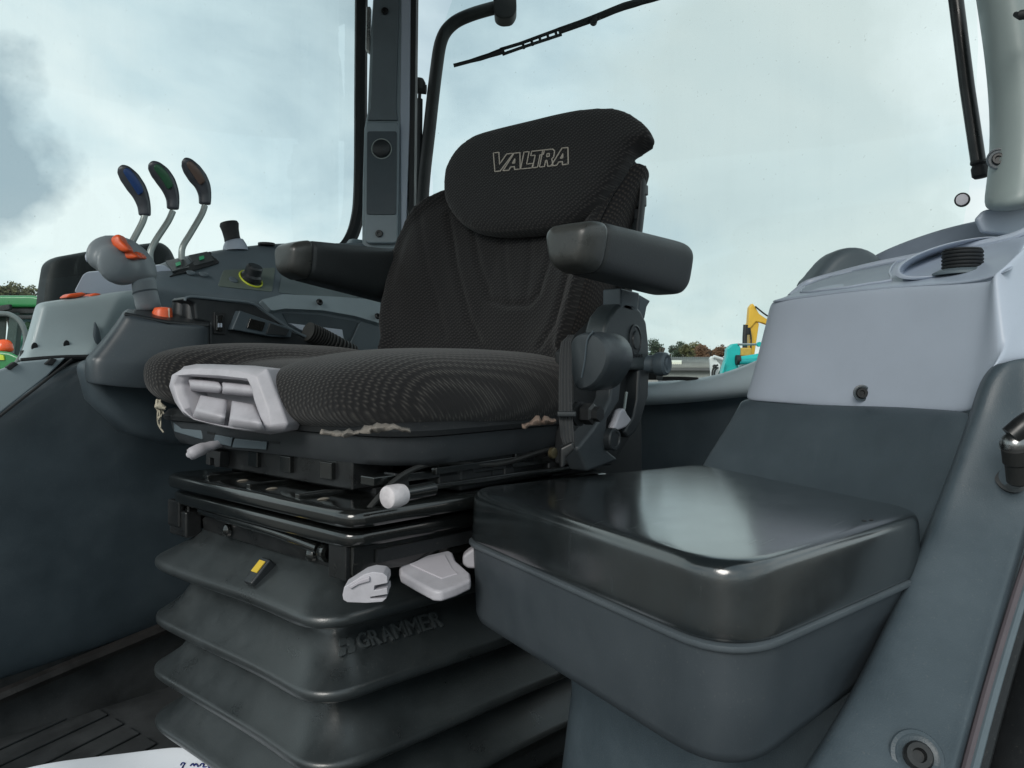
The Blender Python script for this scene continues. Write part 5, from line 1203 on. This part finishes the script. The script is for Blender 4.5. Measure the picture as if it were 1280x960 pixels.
ob('mirror_bracket', join(prism([TP(16, 394, -.2), TP(48, 394, -.2), TP(48, 399, -.2), TP(16, 399, -.2)], FW*0.05), prism([TP(-10, 383, -.1), TP(12, 380, -.1), TP(12, 387, -.1), TP(-4, 391, -.1)], FW*0.05)), black_mt, tt, bev=0.01)
ob('door_frame', tube([T(-60, 391, 5.0), T(0, 392, 5.0), T(14, 394, 5.0), T(25, 402, 5.0), T(31, 415, 5.0), T(32, 430, 5.0), T(27, 444, 5.0), T(20, 455, 5.0)], 0.013, 10, 5), mat('grey tube', (0.12, 0.14, 0.14), 0.4, grain=0.1), thing('grab_rail', 'bent grey tube loop standing in front of the green tractor at far left', 'rail', T(20, 460, 5.0)))
ob('fender', loft([[TP(a, b_, dd) for a, b_ in [(-60, 462), (-50, 442), (-20, 436), (12, 440), (38, 452), (52, 472), (60, 520), (-60, 520)]] for dd in (-0.55, 0.1)]), gp, tt, bev=0.03)
ob('fender_stripe', prism([TP(-6, 442, -.57), TP(4, 444, -.57), TP(5, 450, -.57), TP(-6, 450, -.57)], FW*0.02), yellow_l, tt)
ob('warning_lamp', lathe(TP(5, 441, -.3), UP, [(0.085, 0), (0.085, 0.05), (0.07, 0.11), (0.03, 0.13), (0, 0.13)], 16), mat('orange lens', (0.85, 0.10, 0.02), 0.25, grain=0), tt, sub=1)
for c_ in ((-20, 600), (-330, 610)):
    wc = TP(*c_, -.2); wr = 0.72/S*1.0
    ob('wheel', lathe(wc, -FW, [(wr*.5, 0), (wr*.55, .1), (wr*.9, .14), (wr, .1), (wr, -.25), (wr*.9, -.3), (0, -.3)], 28), rubber, tt)
ob('chassis', ext(-150, 560, TD+.6, 4.2, 0.9, 0.9), gp, tt, bev=0.05)
for k_ in range(9):
    ob('interior_part', tube([TP(18+rnd.uniform(-2, 30), 405+rnd.uniform(0, 45), .6), TP(18+rnd.uniform(-2, 30), 405+rnd.uniform(0, 45), .7)], 0.02+0.02*rnd.random(), 6), mat('pale green part', (0.14, 0.42, 0.30), 0.4, grain=0) if k_ % 2 else gp, tt)

# ---- shed
sh_ = thing('farm_shed', 'long low grey shed with corrugated roof beyond the yard', 'shed', T(860, 490, 62))
SD = 62
roofm = mat('fibre cement roof', (0.20, 0.20, 0.185), 0.85, grain=0, var=0.3, vscale=0.4)
wallm = mat('grey shed cladding', (0.27, 0.28, 0.265), 0.8, grain=0, var=0.25, vscale=0.3)
rows = []
n_ = 150
for i in range(n_+1):
    x = 790+190*i/n_; o_ = (0.05 if i % 2 else 0)
    rows.append([T(x, 460.5, SD)+UP*o_, T(x, 447.5, SD+7)+UP*o_])
ob('roof', sheet(rows), roofm, sh_, sol=0.05)
rows = [[T(790+190*i/n_, 461.5, SD+.5-(0.05 if i % 2 else 0)), T(790+190*i/n_, 492, SD+.5-(0.05 if i % 2 else 0))] for i in range(n_+1)]
ob('wall', sheet(rows), wallm, sh_, sol=0.05)
ob('rear_wall', prism([T(790, 448.5, SD+7.2), T(980, 448.5, SD+7.2), T(980, 492, SD+7.2), T(790, 492, SD+7.2)], FW*0.1), wallm, sh_)
ob('gutter', box(T(885, 461.5, SD-.1), 95*SD/1000/S, 0.05, 0.08, RT, FW, UP), mat('gutter grey', (0.10, 0.10, 0.10), 0.6, grain=0), sh_)
ob('skylight', prism([T(839, 453, SD+3.3), T(852, 453, SD+3.3), T(852, 455.6, SD+2.0), T(839, 455.6, SD+2.0)], UP*0.15), mat('skylight sheet', (0.75, 0.74, 0.62), 0.6, grain=0), sh_)
# ---- yard clutter near the sill
for k_, (x, w_, lab) in enumerate(((838, 26, 'low dark machine parked in front of the shed, left'), (861, 12, 'small dark machine with pale posts in front of the shed'))):
    yc = thing('yard_machine', lab, 'machine', T(x, 500, 50))
    ob('body', ext(x, 479, 50, w_*0.05, 0.45, 1.5), black_mt, yc, bev=0.08)
    ob('cabin', ext(x+3, 475.5, 50, w_*0.022, 0.3, 1.0), mat('machine grey', (0.2, 0.21, 0.21), 0.5, grain=0), yc, bev=0.06)
    for dx in (-.35, .35): ob('wheel', lathe(T(x+dx*w_, 488, 49.3), -FW, [(0.45, 0), (0.45, 0.25), (0, 0.25)], 14), rubber, yc)
    if k_: 
        for dx in (-4, 0, 5): ob('post', ext(x+dx, 477, 49, 0.08, 0.5, 0.08), trim_light, yc)
# ---- teal machine
teal = mat('teal paint', (0.01, 0.42, 0.40), 0.35, grain=0, var=0.1, vscale=2)
te = thing('teal_digger', 'teal digger with a raised arm beside the yellow boom', 'digger', T(915, 490, 24))
E1_ = lambda pts, d, th: prism([T(x, y, d) for x, y in pts], FW*th/S)
ob('arm_plate', E1_([(901, 480), (903, 462), (908, 447), (909, 436), (916, 430), (922, 429), (926, 434), (926, 442), (922, 452), (924, 464), (926, 482)], 24, 0.3), teal, te, bev=0.03)
ob('arm_plate', E1_([(898, 480), (905, 458), (907, 452), (905, 466), (903, 480)], 23.8, 0.15), teal, te, bev=0.02)
ob('ram_body', tube([T(922, 451, 23.9), T(935, 449, 23.9), T(960, 445, 23.9)], 0.10, 12), teal, te)
ob('ram_body', tube([T(924, 452, 23.8), T(950, 452, 23.8)], 0.075, 12), mat('teal darker', (0.01, 0.28, 0.29), 0.35, grain=0), te)
ob('ram_collar', tube([T(920, 450, 23.85), T(925, 450, 23.85)], 0.125, 14), black_mt, te)
ob('ram_rod', tube([T(922, 430.5, 24), T(949, 430.5, 24)], 0.028, 8), steel, te)
ob('rod_pin', lathe(T(948, 430.5, 23.9), -FW, [(0.06, 0), (0.06, .1), (0, .1)], 12), teal, te)
ob('engine_cover', ext(948, 470, 24.5, 1.1, 0.7, 1.2), teal, te, bev=0.06)
ob('side_panel', ext(935, 459.5, 24.2, 0.45, 0.18, 0.3), mat('machine white', (0.55, 0.57, 0.57), 0.5, grain=0, var=0.25, vscale=4), te, bev=0.03)
ob('track', ext(940, 510, 24.5, 2.2, 0.6, 1.6), rubber, te, bev=0.15)
# ---- white loader arm
wh = thing('loader_arm', 'white loader arm with round hose loops left of the teal digger', 'loader arm', T(893, 490, 22))
whm = mat('chalk white paint', (0.68, 0.70, 0.70), 0.45, grain=0, var=0.12, vscale=3)
ob('arm_plate', E1_([(887, 448), (890, 445), (894, 446), (897, 452), (901, 456), (900, 463), (896, 470), (894, 482), (887, 482), (889, 470), (888, 458)], 22, 0.12), whm, wh, bev=0.02)
ob('link_rod', tube([T(892, 445.5, 21.9), T(903, 449, 22)], 0.035, 8), whm, wh)
ob('pin', lathe(T(893, 458, 21.95), -FW, [(0.045, 0), (0.045, .06), (0, .06)], 14), rubber, wh)
for r_ in (0.16, 0.11): ob('hose_loop', tube([T(899, 467, 21.85)+RT*r_*math.cos(a)+UP*r_*1.25*math.sin(a) for a in [R(100+i*15) for i in range(14)]], 0.022, 6), rubber, wh)
ob('mast', E1_([(886, 480), (902, 480), (902, 570), (886, 570)], 22.2, 0.2), whm, wh)
# ---- yellow excavator boom
ye = mat('yellow paint', (0.72, 0.42, 0.04), 0.4, grain=0, var=0.1, vscale=1)
ey = thing('excavator_boom', 'tall yellow excavator boom raised behind the teal digger', 'excavator', T(940, 490, 34))
ob('dipper', E1_([(935, 413), (936, 395), (937, 384), (941, 379), (944, 383), (949, 392), (956, 397), (965, 402), (966, 408), (952, 403), (945, 402), (940, 408)], 34, 0.35), ye, ey, bev=0.03)
ob('boom', E1_([(932, 409), (936, 403), (946, 400), (949, 405), (946, 425), (943, 445), (942, 500), (931, 500), (934, 448), (937, 425), (937, 412)], 34.1, 0.4), ye, ey, bev=0.03)
ob('hydraulic_ram', tube([T(932, 406, 33.8), T(931, 422, 33.8), T(931, 446, 33.8)], 0.085, 10), black_st, ey)
ob('ram_clamp', ext(935, 414, 33.8, 0.2, 0.3, 0.2), black_mt, ey, bev=0.03)
ob('hose', tube([T(944, 383, 33.9), T(950, 388, 33.9), T(958, 394, 33.9), T(966, 398, 33.9)], 0.03, 6, 3), rubber, ey)
ob('hose', tube([T(937, 410, 33.7), T(939, 425, 33.7), T(938, 440, 33.7)], 0.03, 6, 3), rubber, ey)
ob('boom_foot', ext(931, 440, 33.8, 0.45, 0.35, 0.5), mat('yellow brown', (0.5, 0.33, 0.06), 0.5, grain=0), ey, bev=0.05)
ob('house', ext(960, 480, 35, 2.6, 1.3, 2.4), ye, ey, bev=0.1)
ob('undercarriage', ext(955, 507, 35, 3.4, 0.8, 2.6), rubber, ey, bev=0.2)
# ---- trees
def leafmat(n, c): return mat(n, c, 0.8, grain=0, var=0.5, vscale=0.6)
lm = [leafmat('dark green leaves', (0.035, 0.055, 0.03)), leafmat('yellow green leaves', (0.13, 0.12, 0.035)), leafmat('brown leaves', (0.14, 0.075, 0.04)), leafmat('olive leaves', (0.085, 0.085, 0.035))]
bark = mat('bark', (0.06, 0.05, 0.04), 0.9, grain=0)
def tree(px, top, bot, wpx, d, mi, label, seed):
    top -= 3; wpx *= 1.12
    base = T(px, bot, d); base = Vector((base.x, base.y, ZG))
    t_ = thing('tree', label, 'tree', base, 'trees beyond the yard')
    pxm = d/1000/S; h = (bot-top)*pxm; r = wpx/2*pxm; c = T(px, (top+bot)/2, d)
    ob('trunk', tube([base, base.lerp(c, .5)+RT*0.2, c], [0.30, 0.22, 0.12], 8), bark, t_)
    for k in range(3): ob('limb', tube([base.lerp(c, .6), c+RT*r*rnd.uniform(-.7, .7)+UP*h*.2], 0.08, 6), bark, t_)
    gs = []
    for k in range(7):
        rr_ = random.Random(seed*31+k)
        gs.append(clump(c+RT*r*rr_.uniform(-.6, .6)+UP*h*rr_.uniform(-.25, .30)+FW*rr_.uniform(-1, 1), r*rr_.uniform(.38, .6), 420, r*0.10, min(1.1, h/r*.5), seed*7+k))
    ob('crown', join(*gs), lm[mi], t_)
tree(822, 426, 462, 26, 75, 0, 'dark evergreen tree just right of the seat back', 1)
tree(849, 427, 462, 20, 78, 0, 'dark green tree left of the yellow green one behind the shed', 2)
tree(859, 430, 462, 22, 76, 3, 'olive and yellow tree behind the middle of the shed', 3)
tree(866, 428, 460, 26, 80, 1, 'yellow green round tree behind the shed', 4)
tree(876, 433, 462, 28, 77, 2, 'russet brown tree behind the shed', 5)
tree(895, 434, 462, 26, 79, 2, 'brownish tree behind the white loader arm', 6)
tree(836, 437, 462, 16, 82, 0, 'short dark bush between the two evergreens', 7)
tree(-6, 358, 400, 60, 70, 2, 'brown tree above the green tractor roof at the picture edge', 8)
tree(14, 357, 400, 40, 66, 3, 'olive tree above the green tractor roof', 9)
tree(38, 362, 400, 34, 72, 3, 'lower olive brown tree beside the black housing', 10)
